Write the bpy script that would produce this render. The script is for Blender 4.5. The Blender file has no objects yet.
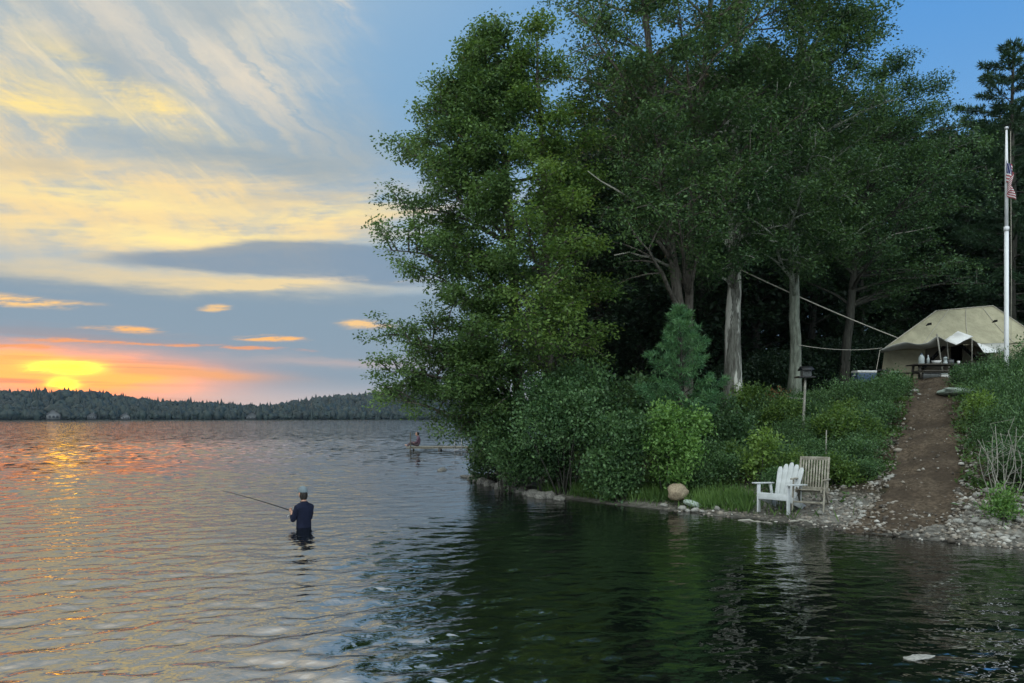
import bpy, math, random
import numpy as np
from mathutils import Vector, Matrix, noise as mnoise

sc = bpy.context.scene
COL = sc.collection
PI = math.pi
CAMH, FPX, HZ = 1.9, 739.6, 418.0

# ------------------------------------------------------------------ camera
cam = bpy.data.objects.new('camera', bpy.data.cameras.new('camera'))
COL.objects.link(cam)
cam.location = (0, 0, CAMH)
cam.rotation_euler = (PI / 2, 0, 0)
cam.data.sensor_width = 36
cam.data.lens = 26
cam.data.shift_y = (HZ - 341.5) / 1024
cam.data.clip_start = 0.05
cam.data.clip_end = 6000
sc.camera = cam

SUN_AZ = -0.540          # radians from +Y, negative = towards -X
SUN_EL = 0.024
FARX, FARY = .45, .80
WSLOPE = .023          # slope of one ripple train


# ------------------------------------------------------------------ node maths
class S:
    """a socket with arithmetic"""
    def __init__(self, nt, sock):
        self.nt, self.s = nt, sock

    def _m(self, op, *a):
        n = self.nt.nodes.new('ShaderNodeMath')
        n.operation = op
        for i, x in enumerate(a):
            if isinstance(x, S):
                self.nt.links.new(x.s, n.inputs[i])
            else:
                n.inputs[i].default_value = x
        return S(self.nt, n.outputs[0])

    def __add__(self, o): return self._m('ADD', self, o)
    def __radd__(self, o): return self._m('ADD', o, self)
    def __sub__(self, o): return self._m('SUBTRACT', self, o)
    def __rsub__(self, o): return self._m('SUBTRACT', o, self)
    def __mul__(self, o): return self._m('MULTIPLY', self, o)
    def __rmul__(self, o): return self._m('MULTIPLY', o, self)
    def __truediv__(self, o): return self._m('DIVIDE', self, o)
    def exp(self): return self._m('EXPONENT', self)
    def pow(self, p): return self._m('POWER', self, p)
    def clamp(self): return self._m('MINIMUM', self._m('MAXIMUM', self, 0.0), 1.0)

    def step(self, a, b):
        n = self.nt.nodes.new('ShaderNodeMapRange')
        n.interpolation_type = 'SMOOTHSTEP'
        n.inputs['From Min'].default_value = a
        n.inputs['From Max'].default_value = b
        self.nt.links.new(self.s, n.inputs['Value'])
        return S(self.nt, n.outputs['Result'])


def vec(nt, x, y, z):
    n = nt.nodes.new('ShaderNodeCombineXYZ')
    for i, v in enumerate((x, y, z)):
        if isinstance(v, S):
            nt.links.new(v.s, n.inputs[i])
        else:
            n.inputs[i].default_value = v
    return S(nt, n.outputs[0])


def noise(nt, v, scale, detail=4, rough=.5, dist=0.0):
    n = nt.nodes.new('ShaderNodeTexNoise')
    n.inputs['Scale'].default_value = scale
    n.inputs['Detail'].default_value = detail
    n.inputs['Roughness'].default_value = rough
    n.inputs['Distortion'].default_value = dist
    if v is not None:
        nt.links.new(v.s, n.inputs['Vector'])
    return S(nt, n.outputs[0])


def mix(nt, fac, a, b, blend='MIX'):
    n = nt.nodes.new('ShaderNodeMix')
    n.data_type = 'RGBA'
    n.blend_type = blend
    for sock, v in ((n.inputs[0], fac), (n.inputs[6], a), (n.inputs[7], b)):
        if isinstance(v, S):
            nt.links.new(v.s, sock)
        elif isinstance(v, (int, float)):
            sock.default_value = v
        else:
            sock.default_value = (*v, 1)
    return S(nt, n.outputs[2])


def lin(r, g, b):
    f = lambda c: (c / 255 / 12.92) if c / 255 <= .04045 else ((c / 255 + .055) / 1.055) ** 2.4
    return (f(r), f(g), f(b))


# ------------------------------------------------------------------ sky
world = bpy.data.worlds.new('World')
sc.world = world
world.use_nodes = True
nt = world.node_tree
nt.nodes.clear()
wout = nt.nodes.new('ShaderNodeOutputWorld')
bg = nt.nodes.new('ShaderNodeBackground')
nt.links.new(bg.outputs[0], wout.inputs['Surface'])
tc = nt.nodes.new('ShaderNodeTexCoord')
sep = nt.nodes.new('ShaderNodeSeparateXYZ')
nt.links.new(tc.outputs['Generated'], sep.inputs[0])
X, Y, Z = (S(nt, sep.outputs[i]) for i in range(3))
A = X._m('ARCTAN2', X, Y)              # azimuth from +Y, right positive
E = Z._m('ARCSINE', Z)                 # elevation


def ell(a0, e0, wa, we, tilt=0.0, aa=None, ee=None):
    a = ((aa or A) - a0)
    e = ((ee or E) - e0) - a * tilt
    a, e = a / wa, e / we
    return (0.0 - (a * a + e * e)).exp()


# turbulence that bends every cloud edge
n1 = noise(nt, vec(nt, A * 2.2, E * 9.0, 3.1), 1.6, 5, .6)
n2 = noise(nt, vec(nt, A * 3.0, E * 16.0, 8.7), 2.6, 6, .62)
wa = A + (n1 - .5) * .10
we = E + (n2 - .5) * .030
AE = A * 1.0 + E * 0.55                # slanted cirrus coordinates
EA = E * 1.0 - A * 0.25

# clear sky
sky_n = nt.nodes.new('ShaderNodeTexSky')
sky_n.sky_type = 'NISHITA'
sky_n.sun_disc = False
sky_n.sun_elevation = math.radians(3.5)
sky_n.sun_rotation = SUN_AZ
nish = mix(nt, 1.0, S(nt, sky_n.outputs[0]), (.05, .05, .05), 'MULTIPLY')
right = A.step(-.35, .55)
clear_lo = mix(nt, right, lin(176, 174, 180), lin(182, 190, 202))
clear_md = mix(nt, right, lin(138, 166, 188), lin(128, 172, 210))
clear_hi = mix(nt, right, lin(124, 164, 196), lin(84, 146, 208))
clear = mix(nt, E.step(.0, .14), clear_lo, clear_md)
clear = mix(nt, E.step(.12, .52), clear, clear_hi)
sky = mix(nt, .07, clear, nish, 'ADD')

# high veil of cirrus on the left, thinning out to the right
wA = A + (n1 - .5) * .16
wE = E + (n2 - .5) * .040
mott = noise(nt, vec(nt, A * 5.0, E * 9.0, 2.3), 1.5, 7, .62, .5)         # soft lumps
f1 = noise(nt, vec(nt, (A * .8 + E * .6 + n1 * .03) * 9.0, (E * .8 + A * .6 + n2 * .05) * 26.0, 5.2), 1.5, 9, .68, .15)   # feathered streaks
f2 = noise(nt, vec(nt, A * 5.0, E * 34.0 - A * 4.0, 9.2), 1.4, 7, .60, .3)  # level streaks
lefty = 1.0 - wA.step(-.40, -.14)
up = E.step(.13, .22)
sky = mix(nt, lefty * up * .72, sky, lin(178, 184, 182))
creamy = mix(nt, E.step(.22, .46), lin(250, 216, 146), lin(214, 206, 188))
veil = (mott * .62 + f1 * .52).step(.50, .70) * lefty * E.step(.17, .24)
sky = mix(nt, veil * .80, sky, creamy)
f4 = noise(nt, vec(nt, (A * .85 + E * .5) * 11.0, (E * .85 + A * .5) * 24.0, 7.7), 1.5, 9, .66, .3)
tex = lefty * E.step(.19, .30)
sky = mix(nt, f4.step(.52, .70) * tex * .60, sky, mix(nt, E.step(.24, .46), lin(255, 228, 158), lin(226, 218, 200)))
sky = mix(nt, (1.0 - f4.step(.30, .47)) * tex * .45, sky, lin(150, 166, 178))
feather = (ell(-.335, .400, .085, .030, -.55, wA, wE) + ell(-.44, .40, .10, .055, -.4, wA, wE) * .6 + ell(-.26, .51, .05, .02, -.4, wA, wE) + ell(-.52, .45, .08, .03, -.5, wA, wE)) * (f1 * 1.4 + mott * .3).step(.62, .98)
sky = mix(nt, feather.clamp() * .6, sky, lin(216, 206, 190))
# blue windows
hole = ell(-.50, .405, .050, .030, -.2, wA, wE) * .75 + ell(-.375, .318, .13, .018, -.02, wA, wE) * .85 + ell(-.245, .335, .09, .05, .1, wA, wE) * .6 + ell(-.40, .47, .06, .03, 0, wA, wE) * .6 + ell(-.60, .46, .05, .03, 0, wA, wE) * .6
sky = mix(nt, hole.clamp(), sky, lin(148, 164, 174))
f3 = noise(nt, vec(nt, A * 15.0, E * 85.0 - A * 8.0, 2.9), 1.3, 6, .65, .2)
# gold-lit lumps
lump = (ell(-.475, .372, .085, .020, -.30, wA, wE) + ell(-.575, .345, .085, .022, -.10, wA, wE)) * (mott * .8 + f2 * .5).step(.48, .74)
sky = mix(nt, lump.clamp() * .95, sky, lin(255, 226, 142))
# the broad gold bank that swings up to the right
bank = ell(-.46, .272, .26, .030, .06, wA, wE) + ell(-.28, .238, .22, .026, .17, wA, wE) + ell(-.56, .225, .16, .032, .0, wA, wE)
sky = mix(nt, bank.clamp() * (f2 * .8 + f3 * .3 + mott * .5).step(.52, .98) * .95, sky, lin(243, 214, 156))
brt = ell(-.40, .222, .14, .010, .06, wA, wE) + ell(-.50, .255, .12, .012, .03, wA, wE) * .8 + ell(-.235, .262, .10, .010, .16, wA, wE) * .6
sky = mix(nt, brt.clamp() * (f2 * .9 + f3 * .4).step(.42, .80), sky, lin(255, 232, 156))
greyb = ell(-.30, .275, .20, .008, .07, wA, wE) * .5 + ell(-.57, .278, .06, .009, .05, wA, wE) * .7
sky = mix(nt, greyb.clamp() * f2.step(.4, .6), sky, lin(196, 186, 162))
# grey-blue shelf below the bank
shelf = E.step(.015, .055) * (1.0 - wE.step(.150, .178)) * (1.0 - wA.step(-.10, .12))
sky = mix(nt, shelf * .85, sky, lin(128, 148, 164))
low_gold = ell(-.42, .168, .24, .011, .01, wA, wE) * (.15 + f2 * .8 + f3 * .5) + ell(-.335, .1665, .07, .0055, .10, wA, wE) * .8
sky = mix(nt, low_gold.clamp() * .9, sky, lin(236, 210, 156))
# long blue-grey lens with a swelling right part
la = wA * .35 + A * .65
le = wE * .35 + E * .65
lens = ell(-.33, .197, .20, .0135, .06, la, le) + ell(-.255, .205, .11, .022, .0, la, le) * 1.1 + ell(-.17, .192, .10, .018, -.05, la, le)
sky = mix(nt, (lens * 1.6).step(.40, 1.05) * (1.0 - A.step(-.16, -.06)) * .80, sky, lin(122, 142, 162))
fleck = (ell(-.222, .182, .075, .0065, .04, wA, wE) + ell(-.265, .176, .02, .004, .0, wA, wE)) * (f2 * .8 + mott * .5).step(.52, .78)
sky = mix(nt, fleck.clamp() * .9, sky, lin(236, 214, 176))
puff = ell(-.225, .163, .035, .012, .0, wA, wE) * mott.step(.4, .62)
sky = mix(nt, puff * .5, sky, lin(170, 178, 190))
# sunset glow
glow = ell(-.565, .052, .13, .022, -.03, wa, we)
sky = mix(nt, (glow * 1.7).clamp() * .92, sky, (2.1, .58, .070))
tail = ell(-.45, .057, .10, .0060, -.045, wa, E + (n2 - .5) * .016)
sky = mix(nt, (tail * 1.4).clamp() * .85, sky, lin(244, 168, 104))
glow2 = ell(-.58, .018, .13, .016)
sky = mix(nt, glow2 * .85, sky, (1.05, .25, .075))
pinkh = ell(-.24, .074, .15, .007, -.01, wa, we) * .55 + ell(-.20, .02, .35, .02) * .12
sky = mix(nt, pinkh.clamp() * .6, sky, lin(224, 182, 160))
# small lit streaks
for (a0, e0, w_, h_, k) in ((-.580, .1310, .062, .0062, 1.0), (-.475, .1065, .048, .0045, .95), (-.315, .1015, .042, .0042, 1.0),
                            (-.40, .0885, .14, .0026, .7), (-.19, .1240, .034, .0060, .9), (-.535, .0890, .06, .0042, .8),
                            (-.378, .1370, .016, .0048, .8), (-.60, .0800, .07, .0030, .8)):
    m = ell(a0, e0, w_, h_, .0, A + (n1 - .5) * .05, E + (n2 - .5) * .016 + (f2 - .5) * .008)
    m = (m * 1.9 * ((f3 - .34) * 2.6).clamp() + m * (f2 - .3) * .6).step(.10, .95) * k
    col = lin(248, 200, 130) if e0 > .12 else (lin(250, 186, 112) if e0 > .1 else lin(250, 158, 84))
    sky = mix(nt, m, sky, col)
# thin grey bars across the glow
barn = noise(nt, vec(nt, A * 2.0, E * 75.0, 4.4), 1.4, 4, .55)
bars = barn.step(.48, .64) * ell(-.56, .05, .15, .04) * .7
sky = mix(nt, bars, sky, lin(186, 128, 100))
# the sun behind thin cloud
sA = A + (f3 - .5) * .030
sE = E + (f3 - .5) * .010
core = ell(-.541, .0590, .027, .0060, .0, sA, sE) * (.35 + f3 * 1.3) * (1.0 - bars * .6)
sky = mix(nt, (core * 1.15).clamp(), sky, (5.0, 2.7, .07))
core2 = ell(-.543, .0400, .012, .0058, .0, sA, sE) * (.5 + f3)
sky = mix(nt, (core2 * 1.0).clamp(), sky, (5.0, 2.5, .07))
# the eastern half, behind the camera: earth-shadow band low down, brightened above, out of view, to light the foliage
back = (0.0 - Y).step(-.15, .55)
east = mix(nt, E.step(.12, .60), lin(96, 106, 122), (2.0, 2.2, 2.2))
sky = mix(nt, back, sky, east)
west = E.step(.36, .95) * (1.0 - A.step(-.45, .15)) * (1.0 - back)  # unseen upper western sky, brightened so the ripples reflect it
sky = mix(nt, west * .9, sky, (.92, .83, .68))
zen = Z.step(.62, .90) * (1.0 - back)  # unseen zenith, brightened to light the trees
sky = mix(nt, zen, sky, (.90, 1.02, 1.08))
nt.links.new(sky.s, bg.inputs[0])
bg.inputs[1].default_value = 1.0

sun = bpy.data.objects.new('sun', bpy.data.lights.new('sun', 'SUN'))
COL.objects.link(sun)
sun.data.energy = 0.9
sun.data.angle = math.radians(1)
sun.data.color = (1.0, .62, .30)
sd = Vector((math.sin(SUN_AZ) * math.cos(SUN_EL), math.cos(SUN_AZ) * math.cos(SUN_EL), math.sin(SUN_EL)))
sun.rotation_euler = (-sd).to_track_quat('-Z', 'Y').to_euler()

sc.view_settings.view_transform = 'Standard'
sc.view_settings.look = 'None'
sc.view_settings.exposure = 0.17
sc.view_settings.gamma = 1
sc.cycles.max_bounces = 6
sc.cycles.diffuse_bounces = 3
sc.cycles.glossy_bounces = 3
sc.cycles.transmission_bounces = 3
sc.cycles.volume_bounces = 0
sc.cycles.sample_clamp_indirect = 4


# ------------------------------------------------------------------ helpers
def tag(o, label=None, cat=None, group=None, kind=None):
    if label: o['label'] = label
    if cat: o['category'] = cat
    if group: o['group'] = group
    if kind: o['kind'] = kind
    return o


def empty(name, loc=(0, 0, 0), rz=0.0):
    o = bpy.data.objects.new(name, None)
    COL.objects.link(o)
    o.location = loc
    o.rotation_euler = (0, 0, rz)
    o.empty_display_size = .2
    return o


def copy_tree(o, parent=None):
    c = o.copy()
    COL.objects.link(c)
    if parent is not None:
        c.parent = parent
    for ch in [x for x in COL.objects if x.parent == o]:
        copy_tree(ch, c)
    return c


def unit(v):
    return v / np.maximum(np.linalg.norm(v, axis=-1, keepdims=True), 1e-9)


class Acc:
    def __init__(self):
        self.v, self.f, self.t, self.n = [], [], [], 0

    def add(self, V, F, tint=None):
        V = np.asarray(V, float).reshape(-1, 3)
        for f in (F if isinstance(F, list) else [F]):
            self.f.append(np.asarray(f, int) + self.n)
        self.v.append(V)
        if tint is None:
            tint = np.full((len(V), 2), .5)
        self.t.append(np.broadcast_to(np.asarray(tint, float), (len(V), 2)))
        self.n += len(V)

    def tube(self, pts, rad, sides=6, cap=True):
        P = np.asarray([tuple(p) for p in pts], float)
        n = len(P)
        R = np.broadcast_to(np.asarray(rad, float), (n,))
        T = unit(np.gradient(P, axis=0))
        ref = np.array([0, 0, 1.0]) if abs(T[0, 2]) < .9 else np.array([1.0, 0, 0])
        B = np.cross(T[0], ref); B /= np.linalg.norm(B)
        V = np.zeros((n, sides, 3))
        ang = np.arange(sides) * 2 * PI / sides
        for i in range(n):
            B = B - T[i] * np.dot(B, T[i]); B /= max(np.linalg.norm(B), 1e-9)
            C = np.cross(T[i], B)
            V[i] = P[i] + R[i] * (np.cos(ang)[:, None] * B + np.sin(ang)[:, None] * C)
        k = np.arange(sides)
        F = []
        for i in range(n - 1):
            F.append(np.stack([i * sides + k, i * sides + (k + 1) % sides, (i + 1) * sides + (k + 1) % sides, (i + 1) * sides + k], 1))
        fl = [np.concatenate(F)]
        if cap:
            fl += [np.arange(sides)[::-1][None, :], ((n - 1) * sides + np.arange(sides))[None, :]]
        self.add(V.reshape(-1, 3), fl)

    def box(self, c, size, M=None):
        s = np.asarray(size, float) / 2
        V = np.array([(x, y, z) for x in (-1, 1) for y in (-1, 1) for z in (-1, 1)], float) * s
        if M is not None:
            V = V @ np.array(M.to_3x3()).T
        V = V + np.asarray(c, float)
        self.add(V, np.array([(0, 1, 3, 2), (4, 6, 7, 5), (0, 4, 5, 1), (2, 3, 7, 6), (0, 2, 6, 4), (1, 5, 7, 3)]))

    def bar(self, p, q, w, h):
        """box from p to q, w across (horizontal), h the other way"""
        p, q = Vector(p), Vector(q)
        d = q - p
        yv = d.normalized()
        xv = yv.cross(Vector((0, 0, 1)))
        if xv.length < 1e-3: xv = Vector((1, 0, 0))
        xv.normalize()
        zv = xv.cross(yv)
        M = Matrix((xv, yv, zv)).transposed()
        self.box((p + q) / 2, (w, d.length, h), M)

    def leaves(self, C, Dr, Nn, L, W, tint, fold=.12):
        Dr = unit(Dr)
        Bn = unit(np.cross(Nn, Dr))
        Nn = np.cross(Dr, Bn)
        L = np.broadcast_to(L, (len(C),))[:, None]
        W = np.broadcast_to(W, (len(C),))[:, None]
        V = np.stack([C, C + Dr * L * .45 + Bn * W * .5 + Nn * W * fold, C + Dr * L, C + Dr * L * .45 - Bn * W * .5 + Nn * W * fold], 1)
        F = np.arange(len(C) * 4).reshape(-1, 4)
        self.add(V.reshape(-1, 3), F, np.repeat(tint, 4, 0))

    def build(self, name, m=None, parent=None, smooth=False, loc=None, bevel=0.0):
        me = bpy.data.meshes.new(name)
        V = np.concatenate(self.v)
        idx = np.concatenate([f.ravel() for f in self.f])
        tot = np.concatenate([np.full(len(f), f.shape[1]) for f in self.f])
        st = np.concatenate([[0], np.cumsum(tot)[:-1]])
        me.vertices.add(len(V)); me.vertices.foreach_set('co', V.ravel())
        me.loops.add(len(idx)); me.loops.foreach_set('vertex_index', idx.astype(np.int32))
        me.polygons.add(len(tot)); me.polygons.foreach_set('loop_start', st.astype(np.int32))
        if smooth:
            me.polygons.foreach_set('use_smooth', np.ones(len(tot), bool))
        me.update(calc_edges=True)
        T = np.concatenate(self.t)
        at = me.attributes.new('tint', 'FLOAT_COLOR', 'POINT')
        at.data.foreach_set('color', np.concatenate([T, np.zeros((len(T), 1)), np.ones((len(T), 1))], 1).ravel())
        if m: me.materials.append(m)
        o = bpy.data.objects.new(name, me)
        COL.objects.link(o)
        if parent: o.parent = parent
        if loc is not None: o.location = loc
        if bevel:
            b = o.modifiers.new('bevel', 'BEVEL'); b.width = bevel; b.segments = 2
        return o


def at(px, py, D):
    """the world point seen at a photo pixel, D metres away"""
    return np.array([(px - 512) / FPX * D, D, CAMH - (py - HZ) / FPX * D])


# ------------------------------------------------------------------ materials
def mat(name):
    m = bpy.data.materials.new(name)
    m.use_nodes = True
    t = m.node_tree
    t.nodes.clear()
    out = t.nodes.new('ShaderNodeOutputMaterial')
    p = t.nodes.new('ShaderNodeBsdfPrincipled')
    t.links.new(p.outputs[0], out.inputs[0])
    return m, t, p, out


def coord(t, which='Object'):
    n = t.nodes.new('ShaderNodeTexCoord')
    s = t.nodes.new('ShaderNodeSeparateXYZ')
    t.links.new(n.outputs[which], s.inputs[0])
    return [S(t, s.outputs[i]) for i in range(3)] + [S(t, n.outputs[which])]


def bump(t, p, h, strength, dist):
    b = t.nodes.new('ShaderNodeBump')
    b.inputs['Strength'].default_value = strength
    b.inputs['Distance'].default_value = dist
    t.links.new(h.s, b.inputs['Height'])
    t.links.new(b.outputs[0], p.inputs['Normal'])
    return b


def leaf_mat(name, dark, light, trans=.3, rough=.5):
    m, t, p, out = mat(name)
    a = t.nodes.new('ShaderNodeAttribute'); a.attribute_name = 'tint'
    s = t.nodes.new('ShaderNodeSeparateColor')
    t.links.new(a.outputs['Color'], s.inputs[0])
    oi = t.nodes.new('ShaderNodeObjectInfo')
    f = S(t, s.outputs[0]) * .36 + S(t, s.outputs[1]) * .56 + S(t, oi.outputs['Random']) * .10
    c = mix(t, f.step(.08, .95), dark, light)
    t.links.new(c.s, p.inputs['Base Color'])
    p.inputs['Roughness'].default_value = rough
    p.inputs['Specular IOR Level'].default_value = .35
    tr = t.nodes.new('ShaderNodeBsdfTranslucent')
    c2 = mix(t, 1.0, c, (1.25, 1.2, .6), 'MULTIPLY')
    t.links.new(c2.s, tr.inputs[0])
    mx = t.nodes.new('ShaderNodeMixShader'); mx.inputs[0].default_value = trans
    t.links.new(p.outputs[0], mx.inputs[1]); t.links.new(tr.outputs[0], mx.inputs[2])
    t.links.new(mx.outputs[0], out.inputs[0])
    return m


def plain(name, c, rough=.6, var=.15, scale=6.0, c2=None, bmp=0.0, spec=.4, metal=0.0):
    m, t, p, out = mat(name)
    x, y, z, v = coord(t)
    n = noise(t, v, scale, 5, .6)
    cb = c2 or tuple(k * (1 - var * 2) for k in c)
    t.links.new(mix(t, n.step(.3, .7), cb, c).s, p.inputs['Base Color'])
    p.inputs['Roughness'].default_value = rough
    p.inputs['Specular IOR Level'].default_value = spec
    p.inputs['Metallic'].default_value = metal
    if bmp:
        bump(t, p, noise(t, v, scale * 4, 5, .6), .6, bmp)
    return m


def bark_mat(name, dark, light, pale=None, pale_lo=.58):
    m, t, p, out = mat(name)
    x, y, z, v = coord(t)
    w = vec(t, x * 9.0, y * 9.0, z * 1.6)
    n = noise(t, w, 1.8, 7, .65, .4)
    c = mix(t, n.step(.32, .68), dark, light)
    big = noise(t, vec(t, x * 2.5, y * 2.5, z * .5), 1.3, 4, .6)
    if pale:
        c = mix(t, big.step(pale_lo, pale_lo + .06), c, pale)
    else:
        c = mix(t, big.step(.45, .75) * .5, c, tuple(k * 1.5 for k in light))
    t.links.new(c.s, p.inputs['Base Color'])
    p.inputs['Roughness'].default_value = .9
    p.inputs['Specular IOR Level'].default_value = .15
    bump(t, p, n, 1.0, .03)
    return m


M = {}
M['oak_leaf'] = leaf_mat('oak leaf', (.030, .074, .025), (.128, .222, .068), .32)
M['yellow_leaf'] = leaf_mat('maple leaf', (.050, .112, .028), (.185, .290, .075), .38)
M['dark_leaf'] = leaf_mat('dark leaf', (.028, .070, .032), (.108, .205, .080), .25)
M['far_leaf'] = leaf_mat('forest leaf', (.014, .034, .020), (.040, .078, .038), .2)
M['shrub_leaf'] = leaf_mat('shrub leaf', (.034, .086, .036), (.130, .240, .092), .28, .42)
M['bright_leaf'] = leaf_mat('bright leaf', (.055, .140, .036), (.200, .360, .100), .35, .4)
M['low_leaf'] = leaf_mat('juniper leaf', (.026, .066, .028), (.125, .235, .085), .2)
M['sapling_leaf'] = leaf_mat('sapling leaf', (.100, .180, .040), (.260, .400, .110), .4, .4)
M['mid_leaf'] = leaf_mat('canopy leaf', (.026, .064, .028), (.108, .196, .070), .28)
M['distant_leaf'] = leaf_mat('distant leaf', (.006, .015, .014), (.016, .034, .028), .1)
M['pine_needle'] = leaf_mat('pine needle', (.022, .056, .032), (.070, .135, .070), .15)
M['young_pine_needle'] = leaf_mat('young pine needle', (.052, .145, .066), (.155, .310, .140), .25)
M['grass'] = leaf_mat('grass blade', (.045, .105, .026), (.145, .255, .065), .3)
M['fern'] = leaf_mat('ground plant', (.030, .070, .024), (.120, .200, .060), .3)
M['dead_leaf'] = leaf_mat('dead leaf', (.110, .045, .020), (.250, .120, .050), .2)
M['bark'] = bark_mat('grey bark', (.050, .044, .038), (.150, .138, .118))
M['pale_bark'] = bark_mat('peeling bark', (.085, .082, .070), (.230, .235, .205), (.62, .62, .56), .50)
M['green_bark'] = bark_mat('lichen bark', (.100, .110, .088), (.280, .310, .255))
M['dark_bark'] = bark_mat('dark bark', (.030, .030, .026), (.085, .085, .072))
M['dead_wood'] = plain('bare dead wood', (.36, .35, .30), .8, .2, 9)
M['rock_dark'] = plain('dark shore rock', (.30, .29, .26), .8, .3, 5, (.075, .075, .07), .02)
M['rock_pale'] = plain('pale stone', (.44, .43, .39), .8, .2, 6, (.17, .17, .155), .01)
M['rock_tan'] = plain('tan boulder', (.40, .33, .23), .85, .2, 7, (.22, .17, .115), .015)
M['rock_green'] = plain('lichened boulder', (.42, .50, .44), .85, .2, 5, (.22, .27, .23), .01)
M['white_paint'] = plain('white painted wood', (.58, .61, .62), .6, .12, 7, (.46, .49, .49))
M['grey_wood'] = plain('weathered wood', (.36, .34, .28), .8, .2, 11, (.17, .155, .12))
M['dark_wood'] = plain('dark wet wood', (.10, .09, .075), .75, .2, 10)
M['pole_white'] = plain('white pole paint', (.80, .82, .84), .35, .04, 3)
M['metal'] = plain('dull aluminium', (.55, .55, .56), .35, .1, 8, metal=.8)
M['black'] = plain('black paint', (.02, .02, .022), .5, .2, 8)
M['grey_metal'] = plain('grey enamel', (.12, .13, .13), .5, .2, 8)
M['canvas'] = plain('tent canvas', (.46, .43, .30), .9, .12, 2.6, spec=.1, bmp=.05)
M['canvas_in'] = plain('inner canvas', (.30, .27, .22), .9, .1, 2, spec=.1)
M['awning_grey'] = plain('awning cloth', (.50, .50, .46), .8, .1, 3, spec=.15)
M['canvas_dark'] = plain('dark tent edging and shade', (.018, .018, .017), .9, .1, 3, spec=.1)
M['rope'] = plain('rope', (.55, .52, .44), .9, .1, 20)
M['blue_plastic'] = plain('blue plastic', (.06, .10, .17), .4, .05, 3)
M['white_plastic'] = plain('white plastic', (.78, .78, .76), .35, .04, 3)
M['clear_plastic'] = plain('milky plastic', (.42, .47, .47), .25, .05, 3)
M['navy'] = plain('navy jersey', (.010, .014, .036), .85, .15, 9, spec=.2)
M['waders'] = plain('dark trousers', (.014, .016, .020), .8, .1, 9, spec=.2)
M['cap'] = plain('pale grey cap', (.17, .215, .24), .8, .06, 12, spec=.2)
M['skin'] = plain('skin', (.48, .27, .19), .5, .05, 9)
M['hair'] = plain('dark hair', (.016, .012, .010), .6, .1, 30)
M['pink_shirt'] = plain('pink shirt', (.15, .085, .125), .8, .1, 9)
M['trousers'] = plain('mauve trousers', (.12, .085, .10), .8, .1, 9)
M['carbon'] = plain('black carbon', (.012, .012, .013), .3, .1, 9)
M['house_white'] = plain('pale house siding', (.15, .16, .165), .7, .05, .5)
M['house_grey'] = plain('grey house siding', (.085, .095, .10), .7, .05, .5)
M['house_roof'] = plain('grey shingles', (.045, .048, .05), .8, .1, .6)
M['house_glass'] = plain('dark window glass', (.03, .035, .04), .1, .1, 1)

# ------------------------------------------------------------------ ground
SHORE = np.array([(1300, -900), (200, -160), (60, -40), (21, -7), (14.5, 2.5), (10.2, 7.4), (7.4, 10.65), (5.6, 12.4), (4.66, 13.9), (2.75, 15.6),
                  (1.9, 16.6), (.8, 17.8), (-.3, 20.4), (-1.2, 23.2), (-.9, 25.2), (1.2, 28), (5, 35), (8, 46), (14, 60), (30, 90), (70, 150), (260, 330), (1300, 700)], float)


def sdist(P):
    """signed distance to the shoreline, positive on land"""
    P = np.asarray(P, float)
    best = np.full(len(P), 1e9)
    ins = np.zeros(len(P), bool)
    n = len(SHORE)
    for i in range(n):
        a, b = SHORE[i], SHORE[(i + 1) % n]
        if i < n - 1:
            ab = b - a
            t = np.clip(((P - a) @ ab) / (ab @ ab), 0, 1)
            best = np.minimum(best, np.linalg.norm(P - a - t[:, None] * ab, axis=1))
        c = ((a[1] > P[:, 1]) != (b[1] > P[:, 1]))
        with np.errstate(divide='ignore', invalid='ignore'):
            xi = (b[0] - a[0]) * (P[:, 1] - a[1]) / (b[1] - a[1]) + a[0]
        ins ^= c & (P[:, 0] < xi)
    return np.where(ins, best, -best)


def wob(x, y):
    return (np.sin(x * 1.7 + 1.3 * np.sin(y * 1.1)) + np.sin(y * 2.3 + 1.1 * np.sin(x * 1.9 + 2)) + .6 * np.sin(x * 4.1 + y * 3.3)) / 2.6


PD = [-60, -12, 0, .5, 1.4, 4, 8, 11.5, 19, 26, 45, 90, 900]
PZ = [-2.6, -1.55, 0, .09, .26, .98, 2.25, 3.02, 3.45, 4.6, 9.5, 17, 30]


def gza(x, y):
    x, y = np.asarray(x, float), np.asarray(y, float)
    d = sdist(np.stack([x, y], -1).reshape(-1, 2)).reshape(x.shape)
    w = wob(x, y)
    near = np.exp(-((x - 5) ** 2 + (y - 18) ** 2) / 900)
    z = np.interp(d + w * .16 * near, PD, PZ)
    return z + w * .07 * near * np.clip((d - .5) / 3, 0, 1)


def gz(x, y):
    return float(gza(np.array([x]), np.array([y]))[0])


def on(px, D, dz=0.0):
    """ground point below photo column px at distance D"""
    x = (px - 512) / FPX * D
    return np.array([x, D, gz(x, D) + dz])


def grid_mesh(acc, xs, ys, zf, tint=None):
    Xg, Yg = np.meshgrid(xs, ys)
    Zg = zf(Xg, Yg)
    nx, ny = len(xs), len(ys)
    i = np.arange((ny - 1) * (nx - 1))
    r, c = i // (nx - 1), i % (nx - 1)
    F = np.stack([r * nx + c, r * nx + c + 1, (r + 1) * nx + c + 1, (r + 1) * nx + c], 1)
    acc.add(np.stack([Xg, Yg, Zg], -1).reshape(-1, 3), F, tint)


def axis(lo, a, b, hi, step, far):
    return np.unique(np.concatenate([-np.geomspace(1, abs(lo - a) + 1, far)[::-1] + a + 1, np.arange(a, b, step), np.geomspace(1, hi - b + 1, far) + b - 1]))


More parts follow.
